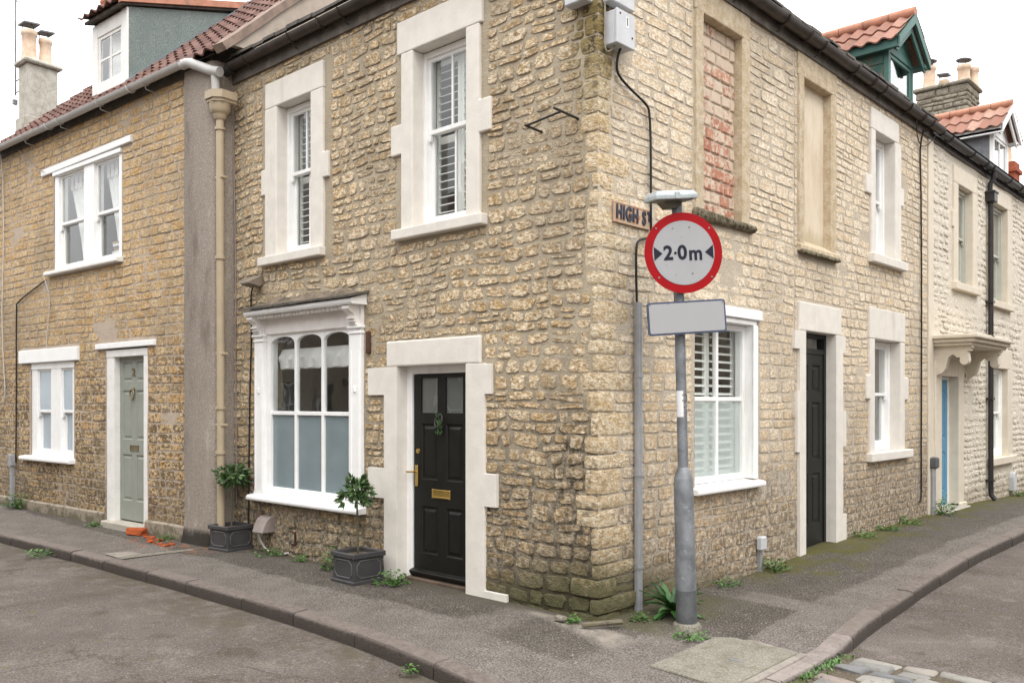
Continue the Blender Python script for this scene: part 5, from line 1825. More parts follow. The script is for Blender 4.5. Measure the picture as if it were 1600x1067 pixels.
place_stones([(stN, wallN, M['stone_n'], Matrix.Translation((-5.62, -.22, 0)) @ Matrix.Rotation(AZ, 4, 'Z'))])
for o in (NW, NL): room(cot, ID, o[0] - .3, o[1] + .3, o[2] - .4, o[3] + .1, .18, 2.4)
room(cot, ID, -2.6, -1.2, -.1, 2.45, .19, 1.5)
pl = MB().box(NX0, -2.56, -.055, .05, -.2, .195).build('plinth', M['plinth'], cot, bevel=.018)
MB().box(-1.40, -.41, -.055, .05, -.2, .19).build('plinth', M['plinth'], cot, bevel=.018)

# rendered buttress at the party wall
mb = MB()
vs = []
n = 40
for k in range(n + 1):
    z = -.15 + (NZ + .12) * k / n
    fl = .05 * (1 - sm(z, .05, .2)) + .008 * nz(0, 1, z * 2)
    top = -.015
    prof = [(-.425, .1), (-.42, -.05 - fl * .6), (-.40, -.07 - fl), (.13, -.075 - fl), (.205, -.06 - fl * .8), (.238, -.02 - fl * .3), (.248, .05), (.25, .34)]
    for (x, y) in prof: vs.append((x + .006 * nz(x * 3, z * 1.5), y + .01 * nz(x * 2 + 7, z * 1.3), z))
m = 8
mb.add(vs, [(k * m + i, k * m + i + 1, (k + 1) * m + i + 1, (k + 1) * m + i) for k in range(n) for i in range(m - 1)] + [tuple(n * m + i for i in range(m))])
mb.build('buttress', M['pier_render'], cot, smooth=True, sharp=60)

# upper pair of sashes
wo = M['white_old']
w = MB().box(-4.11, -3.99, .0, .14, 3.66, 5.09).box(-2.16, -2.085, .0, .14, 3.66, 5.09).box(-3.17, -2.87, -.006, .14, 3.66, 5.09).box(-4.11, -2.085, -.012, .14, 5.03, 5.098).build('window', M['white'], cot, bevel=.004)
MB().prism([(-4.50, 5.10), (-1.79, 5.125), (-1.79, 5.215), (-4.50, 5.195)], -.04, .05).build('lintel_board', M['white'], w, bevel=.006)
MB().box(-4.12, -2.07, -.035, .0, 5.04, 5.10).build('head_mould', M['white'], w, bevel=.006)
MB().prism([(-.085, 3.575), (-.095, 3.59), (-.09, 3.635), (.14, 3.68), (.14, 3.575)], -4.29, -2.05, 'x').build('sill', wo, w, bevel=.006)
for a, b, cs in ((-3.99, -3.17, 'drawn_r'), (-2.87, -2.16, 'drawn_r')):
    frame_mb(a, b, 4.30, 5.035, .04, .03, .065, bot=.045).build('sash', M['white'], w, bevel=.003)
    frame_mb(a, b, 3.675, 4.345, .045, .07, .105, bot=.06).build('sash', M['white'], w, bevel=.003)
    MB().prism([(a, 4.30), (a + .05, 4.30), (a + .042, 4.24), (a + .02, 4.22), (a, 4.25)], .03, .064).build('sash_horn', M['white'], w)
    pane(w, a + .03, b - .03, 4.335, 5.0, .046, M['glass'])
    pane(w, a + .03, b - .03, 3.73, 4.31, .086, M['glass'])
    net_curtain(w, a - .02, b + .02, 3.66, 4.93, .19, cs)
    mb = MB()       # scalloped pelmet with tab tops
    for k in range(6):
        x = a + .03 + k * (b - a - .06) / 5.6
        mb.box(x, x + .085, .165, .17, 4.85, 5.03)
    mb.build('curtain_tab', M['curtain'], w)
rng = random.Random(8)
for k in range(7):
    MB().box(-2.66 + rng.uniform(0, .06), -2.26 + rng.uniform(-.1, .02), .15, .17, 3.70 + k * .033, 3.728 + k * .033).build('book', M[('book', 'timber', 'curtain')[k % 3]], w)

# lower pair
w = MB().box(-4.96, -4.77, .02, .14, .88, 2.285).box(-3.58, -3.50, .02, .14, .88, 2.285).box(-4.28, -3.95, .014, .14, .88, 2.285).box(-4.96, -3.50, .008, .14, 2.20, 2.297).build('window', M['white'], cot, bevel=.004)
MB().box(-5.31, -3.32, -.045, .05, 2.30, 2.50).build('lintel_board', M['white'], w, bevel=.008)
MB().prism([(-.085, .81), (-.095, .83), (-.09, .87), (.14, .90), (.14, .81)], -5.18, -3.46, 'x').build('sill', M['white'], w, bevel=.006)
for a, b in ((-4.77, -4.28), (-3.95, -3.58)):
    frame_mb(a, b, 1.545, 2.205, .035, .035, .07, bot=.04).build('sash', M['white'], w, bevel=.003)
    frame_mb(a, b, .895, 1.585, .055, .075, .11, bot=.10).build('sash', M['white'], w, bevel=.003)
    MB().prism([(a, 1.545), (a + .05, 1.545), (a + .042, 1.49), (a + .02, 1.47), (a, 1.49)], .035, .068).build('sash_horn', M['white'], w)
    pane(w, a + .025, b - .025, 1.58, 2.175, .05, M['frost_n'])
    pane(w, a + .045, b - .045, .985, 1.555, .09, M['frost_n'])

# sage door
w = MB().box(-2.50, -2.30, .0, .12, -.02, 2.40).box(-1.50, -1.40, -.004, .12, -.02, 2.40).box(-2.50, -1.40, -.008, .12, 2.31, 2.405).build('door_frame', wo, cot, bevel=.004)
MB().box(-2.76, -1.19, -.045, .05, 2.425, 2.50).build('lintel_board', M['white'], w, bevel=.008)
pn = [(-2.225, -1.965, 1.98, 2.24), (-1.865, -1.605, 1.98, 2.24), (-2.225, -1.965, 1.20, 1.86), (-1.865, -1.605, 1.20, 1.86), (-2.225, -1.965, .38, 1.0), (-1.865, -1.605, .38, 1.0)]
sd_ = panel_door(cot, ID, -2.315, -1.495, .12, 2.325, .085, pn, M['sage'])
letter_box(sd_, -1.90, 1.09, .085, .22, .085, M['bronze'])
text_mesh('door_number', '2', .15, M['bronze'], sd_, Matrix.Translation((-1.915, .078, 2.10)) @ UPR, .006, .003)
mb = MB().tube([(-1.915 + .055 * math.cos(t), .055, 1.80 + .07 * math.sin(t)) for t in [2 * math.pi * k / 16 for k in range(17)]], .011, 7)
mb.lathe((0, 0, 0), [(.03, 0), (.026, .02), (.01, .03)], 12, M=Matrix.Translation((-1.915, .085, 1.875)) @ Matrix.Rotation(R(90), 4, 'X'))
mb.build('knocker', M['bronze'], sd_, smooth=True)
MB().box(-2.46, -1.44, -.11, .14, -.06, .10).build('doorstep', M['step'], cot, bevel=.012)

# roof of brown clay tiles, one mass of small tiles
PN = math.atan(.905)
rng = random.Random(15)
mb = MB()
EY, EZ = -.16, 5.735
RL = 2.62 / math.cos(PN)
roof_tiles(mb, -6.22, .46, EY, EZ, PN, RL, pitch=.205, course=.30, amp=.024, rng=rng, seg=6)
rf = MB().add([(-6.2, EY + .02, EZ - .03), (.35, EY + .02, EZ - .03), (.35, EY + 2.66, EZ + 2.66 * .905 - .03), (-6.2, EY + 2.66, EZ + 2.66 * .905 - .03), (-6.2, EY + 5.2, EZ), (.35, EY + 5.2, EZ)], [(0, 1, 2, 3), (3, 2, 5, 4)]).build('roof', M['slate'], cot)
mb.build('roof_tile', M['tile_brown'], rf, smooth=True, sharp=50, props={'kind': 'stuff'})
c_, s_ = math.cos(PN), math.sin(PN)
# mortared verge against the corner house, its upstand and lead
def slope_strip(x0, x1, t0, t1, h0, h1, name, mat, bev=0.):
    vs = []
    n = 16
    for k in range(n + 1):
        t = t0 + (t1 - t0) * k / n
        for (x, h) in ((x0, h0), (x0, h1), (x1, h1 - .012), (x1, h0)):
            hh = h + .010 * nz(x * 5, t * 3)
            vs.append((x + .012 * nz(t * 4, x), EY + t * c_ - hh * s_, EZ + t * s_ + hh * c_))
    fs = [(k * 4 + i, (k + 1) * 4 + i, (k + 1) * 4 + (i + 1) % 4, k * 4 + (i + 1) % 4) for k in range(n) for i in range(4)]
    fs += [(0, 1, 2, 3), tuple(n * 4 + i for i in (3, 2, 1, 0))]
    MB().add(vs, fs).build(name, mat, cot, smooth=True, sharp=40)
slope_strip(.43, .63, -.02, RL, -.05, .05, 'verge', M['verge'])
# side wall of the cottage standing above the lower roof next door
MB().prism([(EY + .34, EZ + .34 * .905 - .26), (EY + .62, EZ - .02), (EY + 2.62, EZ + 2.62 * .905 - .6), (EY + 2.62, EZ + 2.62 * .905 - .07), (EY + .12, EZ + .12 * .905 - .07)], .52, .60, 'x').build('gable_wall', M['gable_render'], cot)
MB().box(NX0, .1, -.02, .1, NZ - .06, EZ + .13).build('eaves_board', M['fascia'], cot)
gutter(cot, ID, -6.3, -.22, 5.74, -.175, M['gutter_white'], r=.058, joints=2.4, strap=M['gutter_white'])
MB().tube([(-.26, -.175, 5.715), (-.14, -.175, 5.71), (-.08, -.17, 5.695), (.24, -.10, 5.55), (.38, -.075, 5.51)], .058, 12).build('gutter_return', M['gutter_white'], cot, smooth=True, sharp=50)
MB().tube([(.28, -.075, 5.53), (.29, -.07, 5.27)], [.05, .045], 12).build('gutter_outlet', M['gutter_white'], cot, smooth=True, sharp=50)
# beige hopper head and downpipe in front of the buttress
hp = MB()
for (hw, dp_, z0, z1) in ((.155, .16, 5.20, 5.29), (.135, .14, 5.165, 5.202)):
    hp.prism([(-hw, .12), (-hw, -dp_ * .5), (-hw * .5, -dp_), (hw * .5, -dp_), (hw, -dp_ * .5), (hw, .12)], z0, z1, 'z')
hp.lathe((0, -.01, 4.98), [(.055, 0), (.075, .03), (.08, .06), (.10, .075), (.115, .11), (.12, .15), (.13, .19)], 18, 1., 1.)
hp.build('hopper_head', M['beige_pipe'], cot, bevel=0, M=Matrix.Translation((.31, -.02, 0)), smooth=True, sharp=40)
pipe = MB().tube([(.31, -.03, 5.0), (.315, -.03, 4.0), (.325, -.03, 2.0), (.33, -.03, .12)], .045, 14).build('downpipe', M['beige_pipe'], cot, smooth=True)
for (z, x) in ((4.86, .311), (3.36, .319), (1.62, .327), (1.10, .328)):
    MB().tube([(x, -.03, z), (x, -.03, z + .035)], .060, 14).build('pipe_socket', M['beige_pipe'], pipe, smooth=True, sharp=40)
for (z, x) in ((4.30, .313), (2.25, .324), (1.42, .327)):
    MB().box(x - .075, x + .06, -.055, .03, z, z + .03).build('pipe_bracket', M['beige_pipe'], pipe, bevel=.006)

# felt-cheeked dormer with its low tiled roof
FD = .20
dm = MB().box(-3.36, -3.20, FD, FD + .03, 6.12, 7.12).box(-2.50, -2.34, FD, FD + .03, 6.02, 7.14).box(-3.199, -2.501, FD + .004, FD + .086, 6.93, 7.13).box(-3.199, -2.501, FD + .002, FD + .086, 6.08, 6.24).build('dormer', wo, cot, bevel=.005)
frame_mb(-3.20, -2.50, 6.235, 6.935, .05, FD + .02, FD + .06, (-2.85,), (6.59,), tb=.035).build('casement', wo, dm, bevel=.003)
for a, b in ((-3.15, -2.868), (-2.832, -2.55)):
    pane(dm, a, b, 6.285, 6.575, FD + .035, M['glass'])
    pane(dm, a, b, 6.605, 6.885, FD + .035, M['glass'])
net_curtain(dm, -3.2, -2.5, 6.24, 6.93, FD + .16, 'full')
def rz_(y): return EZ + (y - EY) * .905
MB().prism([(FD + .03, rz_(FD + .03) - .1), (FD + .03, 7.15), (2.15, 7.68), (2.15, rz_(2.15) - .1)], -2.37, -2.345, 'x').build('cheek', M['felt'], dm)
MB().prism([(FD + .03, rz_(FD + .03) - .1), (FD + .03, 7.15), (2.15, 7.68), (2.15, rz_(2.15) - .1)], -3.355, -3.33, 'x').build('cheek', M['felt'], dm)
MB().prism([(FD - .02, rz_(FD - .02) + .02), (2.2, rz_(2.2) + .02), (2.2, rz_(2.2) + .075), (FD - .02, rz_(FD - .02) + .075)], -2.345, -2.235, 'x').build('lead_soaker', M['lead'], dm)
MB().prism([(.10, 7.125), (.10, 7.165), (2.3, 7.83), (2.3, 7.76)], -3.38, -2.30, 'x').build('roof_deck', M['slate'], dm)
MB().prism([(.08, 7.15), (.08, 7.235), (2.3, 7.90), (2.3, 7.80)], -2.335, -2.265, 'x').build('verge', M['ridge'], dm)
rng = random.Random(6)
def dtile(m):
    m.build('roof_tile', M['tile_brown'], dm, smooth=True, sharp=50)
roof_tiles(None, -3.42, -2.34, .03, 7.165, math.atan(.30), 2.4, pitch=.21, course=.40, amp=.026, rng=rng, single=dtile)

# red brick stack behind the dormer
def brick_stack(root, x0, x1, y0, y1, z0, z1, seed):
    rng = random.Random(seed)
    o = MB().box(x0 + .01, x1 - .01, y0 + .01, y1 - .01, z0, z1).build('chimney', M['mortar_n'], root)
    z, r_ = z0 + .8, 0
    while z < z1 - .02:
        for side in 'fs':
            a, b = (x0, x1) if side == 'f' else (y0, y1)
            t = a - (.06 if r_ % 2 else 0)
            while t < b - .02:
                p, q = max(a, t) + .005, min(b, t + .225) - .005
                if q - p > .03:
                    if side == 'f': rough_block(rng, p, q, y0, y0 + .1, z + .005, z + .068, .002, .005).build('brick', M['brick_red'], o)
                    else: rough_block(rng, x1 - .1, x1, p, q, z + .005, z + .068, .002, .005).build('brick', M['brick_red'], o)
                t += .225
        z += .075
        r_ += 1
brick_stack(cot, -6.12, -5.3, 1.62, 2.2, 7.2, 9.3, 4)

# ================================================================== the house beyond, only its stack and roof in view
far = thing('low_cottage', 'low roofed house beyond the ochre cottage, mostly hidden, with a grey rendered chimney', 'house', (-5.62, -.22, 0), AZ)
MB().box(-12.5, -6.30, .02, 4.5, -.2, 5.3).build('wall', M['stone_far'], far)
for xx, zz in ((-8.2, 3.2), (-10.6, 3.2), (-8.2, .9), (-10.6, .9)):
    w = frame_mb(xx, xx + 1.0, zz, zz + 1.35, .07, -.04, .03, (xx + .5,), (zz + .68,)).build('window', M['white'], far)
    MB().quad((xx, .012, zz), (xx + 1.0, .012, zz), (xx + 1.0, .012, zz + 1.35), (xx, .012, zz + 1.35)).build('pane', M['dark_pane'], w)
MB().prism([(-.15, 5.3), (2.2, 7.1), (4.7, 5.3)], -12.6, -6.32, 'x').build('roof', M['tile_brown'], far)
chimney(far, ID, -10.55, -10.12, 2.0, 2.62, 6.4, 8.82, M['chim_render'], cap=.085, pots=((-10.33, 2.12, .15, .66, 2), (-10.33, 2.45, .13, .58, 2)), seed=2)
MB().box(-10.62, -10.10, 1.96, 2.66, 6.4, 7.72).build('chimney_base', M['chim_render'], far, bevel=.02)
mb = MB().tube([(-10.85, 2.05, 8.3), (-10.83, 2.05, 11.5)], .018, 6)
mb.tube([(-10.85, 2.05, 8.6), (-10.5, 2.05, 8.6)], .012, 5).tube([(-10.85, 2.05, 8.35), (-10.5, 2.05, 8.35)], .012, 5)
mb.tube([(-10.83, 2.05, 10.35), (-10.6, 2.2, 10.05)], .01, 5)
mb.box(-10.89, -10.81, 2.0, 2.08, 8.1, 8.2)
aer = mb.build('television_aerial', M['galv'], None)
aer.matrix_world = Matrix.Translation((-5.62, -.22, 0)) @ Matrix.Rotation(AZ, 4, 'Z')
tag(aer, 'thin grey aerial pole strapped to the far rendered chimney', 'aerial')
# beyond the cream house
far2 = thing('red_roofed_house', 'red tiled house at the far end of the right-hand street, roof and stack only', 'house', (0, 18.52, 0))
MB().box(-5.5, 0, 0, 8, -.2, 5.5).build('wall', M['cream_wall'], far2)
mb = MB()
def ft(m): pass
T9 = Matrix(((0, -1, 0, 0), (1, 0, 0, 0), (0, 0, 1, 0), (0, 0, 0, 1)))
roof_tiles(mb, 0, 8, -.15, 5.6, math.atan(.9), 4.0, pitch=.24, course=.36, amp=.028, rng=random.Random(3))
mb.v = [tuple(T9 @ Vector(p)) for p in mb.v]
mb.build('roof_tile', M['tile_red'], far2, smooth=True, sharp=50, props={'kind': 'stuff'})
ch2 = MB().box(-2.6, -2.1, 3.2, 3.75, 7.0, 8.35).build('chimney', M['brick_red'], far2, bevel=.01)
MB().box(-2.66, -2.04, 3.14, 3.81, 8.05, 8.16).build('capstone', M['brick_red'], ch2, bevel=.01)
MB().lathe((-2.35, 3.45, 8.35), [(.15, 0), (.13, .06), (.11, .5), (.13, .52), (.13, .62), (.11, .7), (.125, .72), (.11, .78)], 14).build('chimney_pot', M['pot'], ch2, smooth=True, sharp=50)

# ================================================================== road sign on its galvanised post
PX, PY = .542, .408
post = thing('width_limit_sign', 'galvanised sign post with round red-bordered width limit sign, blank plate and lamp', 'road sign', (PX, PY, gh(PX, PY) + .006))
LEAN = Matrix.Rotation(R(-1.45), 4, Vector((-.7354, -.6776, 0)).cross(Vector((0, 0, 1))).cross(Vector((0, 0, 1))).normalized())
right = Vector((.7354, .6776, 0))
fwd = Vector((-.6776, .7354, 0))
base = Matrix((( right.x, fwd.x, 0, 0), (right.y, fwd.y, 0, 0), (0, 0, 1, 0), (0, 0, 0, 1)))
tilt = base @ Matrix.Rotation(R(-1.35), 4, 'Y')
col = MB().tube([(0, 0, -.1), (0, 0, .26)], .0795, 28).build('post_foot', M['galv_dark'], post, smooth=True, sharp=50, M=tilt)
MB().tube([(0, 0, .255), (0, 0, 1.085), (0, 0, 1.10)], [.0785, .0735, .071], 28).build('post_base', M['galv'], post, smooth=True, sharp=50, M=tilt)
MB().tube([(0, 0, 1.10), (0, 0, 1.115), (0, 0, 1.195)], [.072, .070, .043], 28).build('post_collar', M['galv'], post, smooth=True, sharp=25, M=tilt)
MB().tube([(0, 0, 1.19), (0, 0, 3.23)], .040, 24).build('post_shaft', M['galv'], post, smooth=True, sharp=50, M=tilt)
MB().lathe((0, 0, 0), [(.12, -.04), (.105, .0), (.085, .010)], 20).build('post_footing', M['concrete'], post, smooth=True)
# round sign, facing the junction
ST = base @ Matrix.Rotation(R(-3.6), 4, 'Y')
SD = ST @ Matrix.Translation((.0, 0, 0))
def disc(r, y0, y1, name, mat, parent, zc, xc, n=64):
    pts = [(xc + r * math.cos(2 * math.pi * k / n), zc + r * math.sin(2 * math.pi * k / n)) for k in range(n)]
    return MB().prism(pts, y0, y1)
ZS = 2.822 - gh(PX, PY)
XS = .0
SDM = Matrix.Translation((right.x * -.055 , right.y * -.055, ZS)) @ base @ Matrix.Rotation(R(8), 4, 'Z') @ Matrix.Rotation(R(-3.6), 4, 'Y')
FY = -.092
sign = disc(.305, FY, FY + .004, 's', None, None, 0, 0).build('sign_disc', M['sign_red'], post, M=SDM)
disc(.300, FY + .005, FY + .02, 's', None, None, 0, 0).build('sign_back', M['galv'], sign)
disc(.2425, FY - .003, FY - .0005, 's', None, None, 0, 0).build('sign_face', M['sign_white'], sign)
for s in (-1, 1):
    MB().prism([(s * .232, .052), (s * .232, -.052), (s * .168, 0)], FY - .006, FY - .0032).build('arrow', M['sign_ink'], sign)
text_mesh('lettering', '2', .148, M['sign_ink'], sign, Matrix.Translation((-.122, FY - .0045, -.002)) @ UPR, .0012, .0045, 1.0)
text_mesh('lettering', '0', .148, M['sign_ink'], sign, Matrix.Translation((-.012, FY - .0045, -.002)) @ UPR, .0012, .0045, 1.0)
text_mesh('lettering', 'm', .150, M['sign_ink'], sign, Matrix.Translation((.092, FY - .0045, -.010)) @ UPR, .0012, .0042, .95)
disc(.0105, FY - .006, FY - .0032, 's', None, None, 0, -.066, 16).build('lettering', M['sign_ink'], sign)
for (x, z) in ((-.205, .19), (.21, .18), (-.205, -.18), (.21, -.19)):
    disc(.007, FY - .006, FY, 's', None, None, z, x, 10).build('rivet', M['galv'], sign)
for (x, z, r) in ((-.075, .185, .007), (.055, .19, .008), (.06, -.16, .008), (-.07, -.165, .005), (-.01, .12, .004), (-.14, -.09, .004)):
    disc(r, FY - .0042, FY - .0032, 's', None, None, z, x, 8).build('scratch', M['sign_spot'], sign)
# blank supplementary plate with navy edge
ZP = 2.335 - gh(PX, PY)
PLM = Matrix.Translation((right.x * -.028, right.y * -.028, ZP)) @ base @ Matrix.Rotation(R(8), 4, 'Z') @ Matrix.Rotation(R(-4.0), 4, 'Y')
def rrect(w, h, r, n=6):
    pts = []
    for (cx, cz, a0) in ((w / 2 - r, h / 2 - r, 0), (-w / 2 + r, h / 2 - r, 90), (-w / 2 + r, -h / 2 + r, 180), (w / 2 - r, -h / 2 + r, 270)):
        for k in range(n + 1):
            t = R(a0 + 90 * k / n)
            pts.append((cx + r * math.cos(t), cz + r * math.sin(t)))
    return pts
plate = MB().prism(rrect(.615, .25, .022), -.09, -.074).build('sign_plate', M['sign_navy'], post, M=PLM)
MB().prism(rrect(.588, .222, .014), -.0935, -.0905).build('plate_face', M['sign_plain'], plate)
for (x, z) in ((-.285, .105), (.285, .10), (.0, .112), (-.14, .11)):
    disc(.005, -.095, -.0936, 's', None, None, z, x, 8).build('rivet', M['galv_dark'], plate)
for z in (ZS + .17, ZS - .17, ZP):
    MB().box(-.055, .055, -.078, .055, z - .02, z + .02).build('clip', M['galv'], post, M=tilt, bevel=.005)
# lamp unit over the sign
LM = Matrix.Translation((right.x * -.155, right.y * -.155, 3.225 - gh(PX, PY))) @ base @ Matrix.Rotation(R(14), 4, 'Z') @ Matrix.Rotation(R(-5.0), 4, 'Y') @ Matrix.Rotation(R(5), 4, 'X') @ Matrix.Scale(.88, 4)
lamp = MB()
lamp.add([(-.195, -.22, 0), (.195, -.22, 0), (.195, .05, 0), (-.195, .05, 0), (-.192, -.222, .035), (.192, -.222, .035), (.192, .052, .035), (-.192, .052, .035), (-.17, -.19, .075), (.17, -.19, .075), (.17, .03, .075), (-.17, .03, .075)],
         [(3, 2, 1, 0), (0, 1, 5, 4), (1, 2, 6, 5), (2, 3, 7, 6), (3, 0, 4, 7), (4, 5, 9, 8), (5, 6, 10, 9), (6, 7, 11, 10), (7, 4, 8, 11), (8, 9, 10, 11)])
lamp = lamp.build('lamp_head', M['lamp_grey'], post, M=LM, bevel=.006)
MB().box(-.165, .165, -.19, .02, -.006, .002).build('lamp_lens', M['lamp_under'], lamp, bevel=.004)
MB().box(-.02, .02, -.232, -.20, .0, .06).build('latch', M['lamp_grey'], lamp, bevel=.004)
MB().prism([(-.075, -.002), (.10, -.002), (.085, -.04), (.06, -.062), (-.02, -.062)], -.10, .05).build('lamp_bracket', M['lamp_under'], lamp, bevel=.004)
# wrap-round sticker
mb = MB()
vs = []
for z in (1.58, 1.78):
    for k in range(11):
        t = R(-82 + 90 * k / 10)
        vs.append((.0412 * math.sin(-t), -.0412 * math.cos(t), z))
vs = [(-x, y, z) for x, y, z in vs]
mb.add(vs, [(k, k + 1, 12 + k, 11 + k) for k in range(10)])
st_ = mb.build('sticker', M['sticker'], post, M=tilt, smooth=True)
for ch_, z in (('C', 1.722), ('Z', 1.632)):
    t = text_mesh('lettering', ch_, .088, M['sign_ink'], st_, ID, .0003, .001)
    for v in t.data.vertices:
        a = -.62 + v.co.x / .0412
        y = v.co.y
        v.co = (.0416 * -math.sin(a), -.0416 * math.cos(a), z + y)
    t.data.transform(Matrix.Diagonal((-1, 1, 1, 1)) if False else ID)

# ================================================================== things fixed to the walls
def wall_thing(name, label, cat, s, z, out, right_side, group=None):
    """thing on a facade: local x along the wall, -y out of it"""
    o = thing(name, label, cat, group=group)
    o.matrix_world = (RZ90 if right_side else ID) @ Matrix.Translation((s, -out, z))
    return o


# cast street name plate
t = wall_thing('street_name_plate', 'rusting cast iron street name plate reading HIGH ST on the corner wall', 'street sign', .43, 3.205, .012, True)
MB().prism(rrect(.53, .165, .012, 3), -.012, .012).build('plate', M['sign_plate'], t, bevel=.003)
frame_mb(-.265, .265, -.0825, .0825, .012, -.018, -.006).build('rim', M['sign_plate'], t)
text_mesh('lettering', 'HIGH', .155, M['plate_letter'], t, Matrix.Translation((-.075, -.016, -.002)) @ UPR, .006, .004, .76, spacing=1.12)
text_mesh('lettering', 'S', .155, M['plate_letter'], t, Matrix.Translation((.16, -.016, -.002)) @ UPR, .006, .004, .76)
text_mesh('lettering', 'T', .105, M['plate_letter'], t, Matrix.Translation((.232, -.016, .02)) @ UPR, .006, .003, .68)

# numbered electrical box and the black cable
t = wall_thing('numbered_box', 'grey weatherproof electrical box with the number 1 high on the corner', 'junction box', .18, 4.60, .0, True)
bx = MB().box(-.115, .115, -.115, -.005, -.13, .13).build('case', M['grey_box'], t, bevel=.006)
MB().box(-.12, .12, -.14, -.117, -.135, .135).build('lid', M['grey_box'], t, bevel=.006)
MB().box(-.005, .035, -.1415, -.1402, .01, .10).build('number_label', M['sticker'], t)
text_mesh('lettering', '1', .09, M['sign_ink'], t, Matrix.Translation((.015, -.142, .055)) @ UPR, .0003, .001)
for (x, z) in ((-.08, .10), (.08, -.05)):
    MB().lathe((0, 0, 0), [(.009, 0), (.006, .006)], 8, M=Matrix.Translation((x, -.14, z)) @ Matrix.Rotation(R(90), 4, 'X')).build('screw', M['rust'], t)


def cable(name, label, pts, r, mat, cat='cable', n=7, smooth_pts=3):
    P = [Vector(p) for p in pts]
    out = []
    for i in range(len(P) - 1):
        p0, p1, p2, p3 = P[max(0, i - 1)], P[i], P[i + 1], P[min(len(P) - 1, i + 2)]
        for k in range(smooth_pts):
            u = k / smooth_pts
            out.append(.5 * ((2 * p1) + (p2 - p0) * u + (2 * p0 - 5 * p1 + 4 * p2 - p3) * u * u + (3 * p1 - p0 - 3 * p2 + p3) * u ** 3))
    out.append(P[-1])
    o = MB().tube(out, r, n).build(name, mat, None, smooth=True, sharp=60)
    return tag(o, label, cat)


cable('black_cable', 'thick black cable from the numbered box down past the street name plate', [(.08, .20, 4.49), (.05, .19, 4.40), (.035, .22, 4.29), (.035, .40, 4.21), (.033, .60, 4.15), (.033, .66, 4.08), (.033, .68, 3.8), (.035, .68, 3.3), (.035, .685, 3.12), (.033, .66, 3.06), (.033, .52, 3.02), (.033, .475, 2.95), (.033, .47, 2.75), (.033, .48, 2.5)], .0105, M['cable'])
cable('looped_grey_cable', 'thin weathered cables looped beside the numbered box at the top of the corner', [(.05, -.0, 5.2), (.045, .0, 4.95), (.04, .03, 4.85), (.04, .04, 4.7), (.04, .035, 4.5), (.045, .05, 4.42), (.06, .09, 4.43), (.08, .12, 4.48)], .007, M['cable_grey'])
t = wall_thing('cable_trunking', 'tall grey metal cable trunking standing against the corner wall', 'trunking', .50, 0, .02, True)
MB().prism([(-.036, 0), (-.036, -.03), (-.02, -.036), (.0, -.028), (.02, -.036), (.036, -.03), (.036, 0)], -.04, 2.51, 'z').build('channel', M['trunk'], t)
for z in (.35, 1.1, 1.9):
    MB().box(-.04, .04, -.039, .0, z, z + .02).build('saddle', M['trunk'], t)
# white boxes at the very top of the corner
t = wall_thing('alarm_box', 'pair of white painted boxes at the very top of the corner', 'box', 0, 4.79, 0, True)
MB().box(.03, .34, -.11, -.02, .0, .28).build('case', M['grey_box'], t, bevel=.008)
MB().box(-.24, -.03, -.0, .10, .0, .28, M=Matrix.Rotation(R(-90), 4, 'Z') @ Matrix.Translation((0, -.12, 0))).build('case', M['grey_box'], t, bevel=.008)
# old iron lamp bracket on the left wall
t = wall_thing('iron_wall_bracket', 'old black iron bar bracket sticking out of the left wall near the corner', 'bracket', -.34, 3.92, 0, False)
MB().tube([(.15, .02, .01), (.13, -.28, .035)], .010, 6).tube([(-.22, .02, -.02), (-.24, -.20, .0)], .010, 6).tube([(.14, -.19, .03), (-.24, -.18, 0)], .009, 6).build('bar', M['iron'], t)
# floodlight, vent hood, air brick and anchor plate on the left wall
t = wall_thing('wall_floodlight', 'small taupe floodlight hood high on the left wall beside the shop window', 'light', -4.83, 3.085, 0, False)
MB().prism([(-.02, .07), (-.20, -.02), (-.20, -.05), (-.06, -.075), (-.0, -.04)], -.095, .095, 'x').build('hood', M['taupe'], t, bevel=.008)
MB().box(-.075, .075, -.17, -.06, -.052, -.042).build('lamp_glass', M['lamp_under'], t)
MB().tube([(0, 0, .0), (0, -.08, -.0)], .022, 8).build('arm', M['taupe'], t)
cable('floodlight_cable', 'thin black cable running down the wall from the floodlight to the pavement', [(-4.93, -.03, 3.03), (-4.99, -.02, 2.9), (-4.98, -.02, 2.5), (-5.01, -.02, 1.9), (-5.03, -.02, 1.2), (-5.04, -.02, .4), (-5.04, -.02, .1)], .009, M['cable'])
cable('grey_wall_cable', 'slim grey cable clipped down the left end of the corner house', [(-5.38, -.02, 5.0), (-5.36, -.02, 4.2), (-5.33, -.02, 3.3), (-5.33, -.02, 2.2), (-5.31, -.02, 1.0), (-5.31, -.02, .5)], .010, M['vent_grey'])
t = wall_thing('vent_hood', 'grey boiler vent hood low on the wall under the shop window', 'vent', -4.62, .33, 0, False)
MB().prism([(.0, .09), (-.06, .09), (-.11, .055), (-.17, -.085), (.0, -.085)], -.105, .105, 'x').build('hood', M['vent_grey'], t, bevel=.006)
MB().box(-.21, -.106, -.06, .02, -.09, .14).build('backing', M['timber'], t, bevel=.006)
cable('white_flex', 'white flex curling from the vent hood to the wall foot', [(-4.71, -.10, .25), (-4.70, -.08, .16), (-4.66, -.05, .07), (-4.55, -.035, .01), (-4.40, -.03, -.0), (-4.22, -.025, .05)], .011, M['cable_white'])
t = wall_thing('air_brick', 'dark slotted air brick low in the wall below the shop window', 'vent', -4.15, .22, 0, False)
MB().box(-.06, .06, -.022, .02, -.07, .07).build('plate', M['rust'], t)
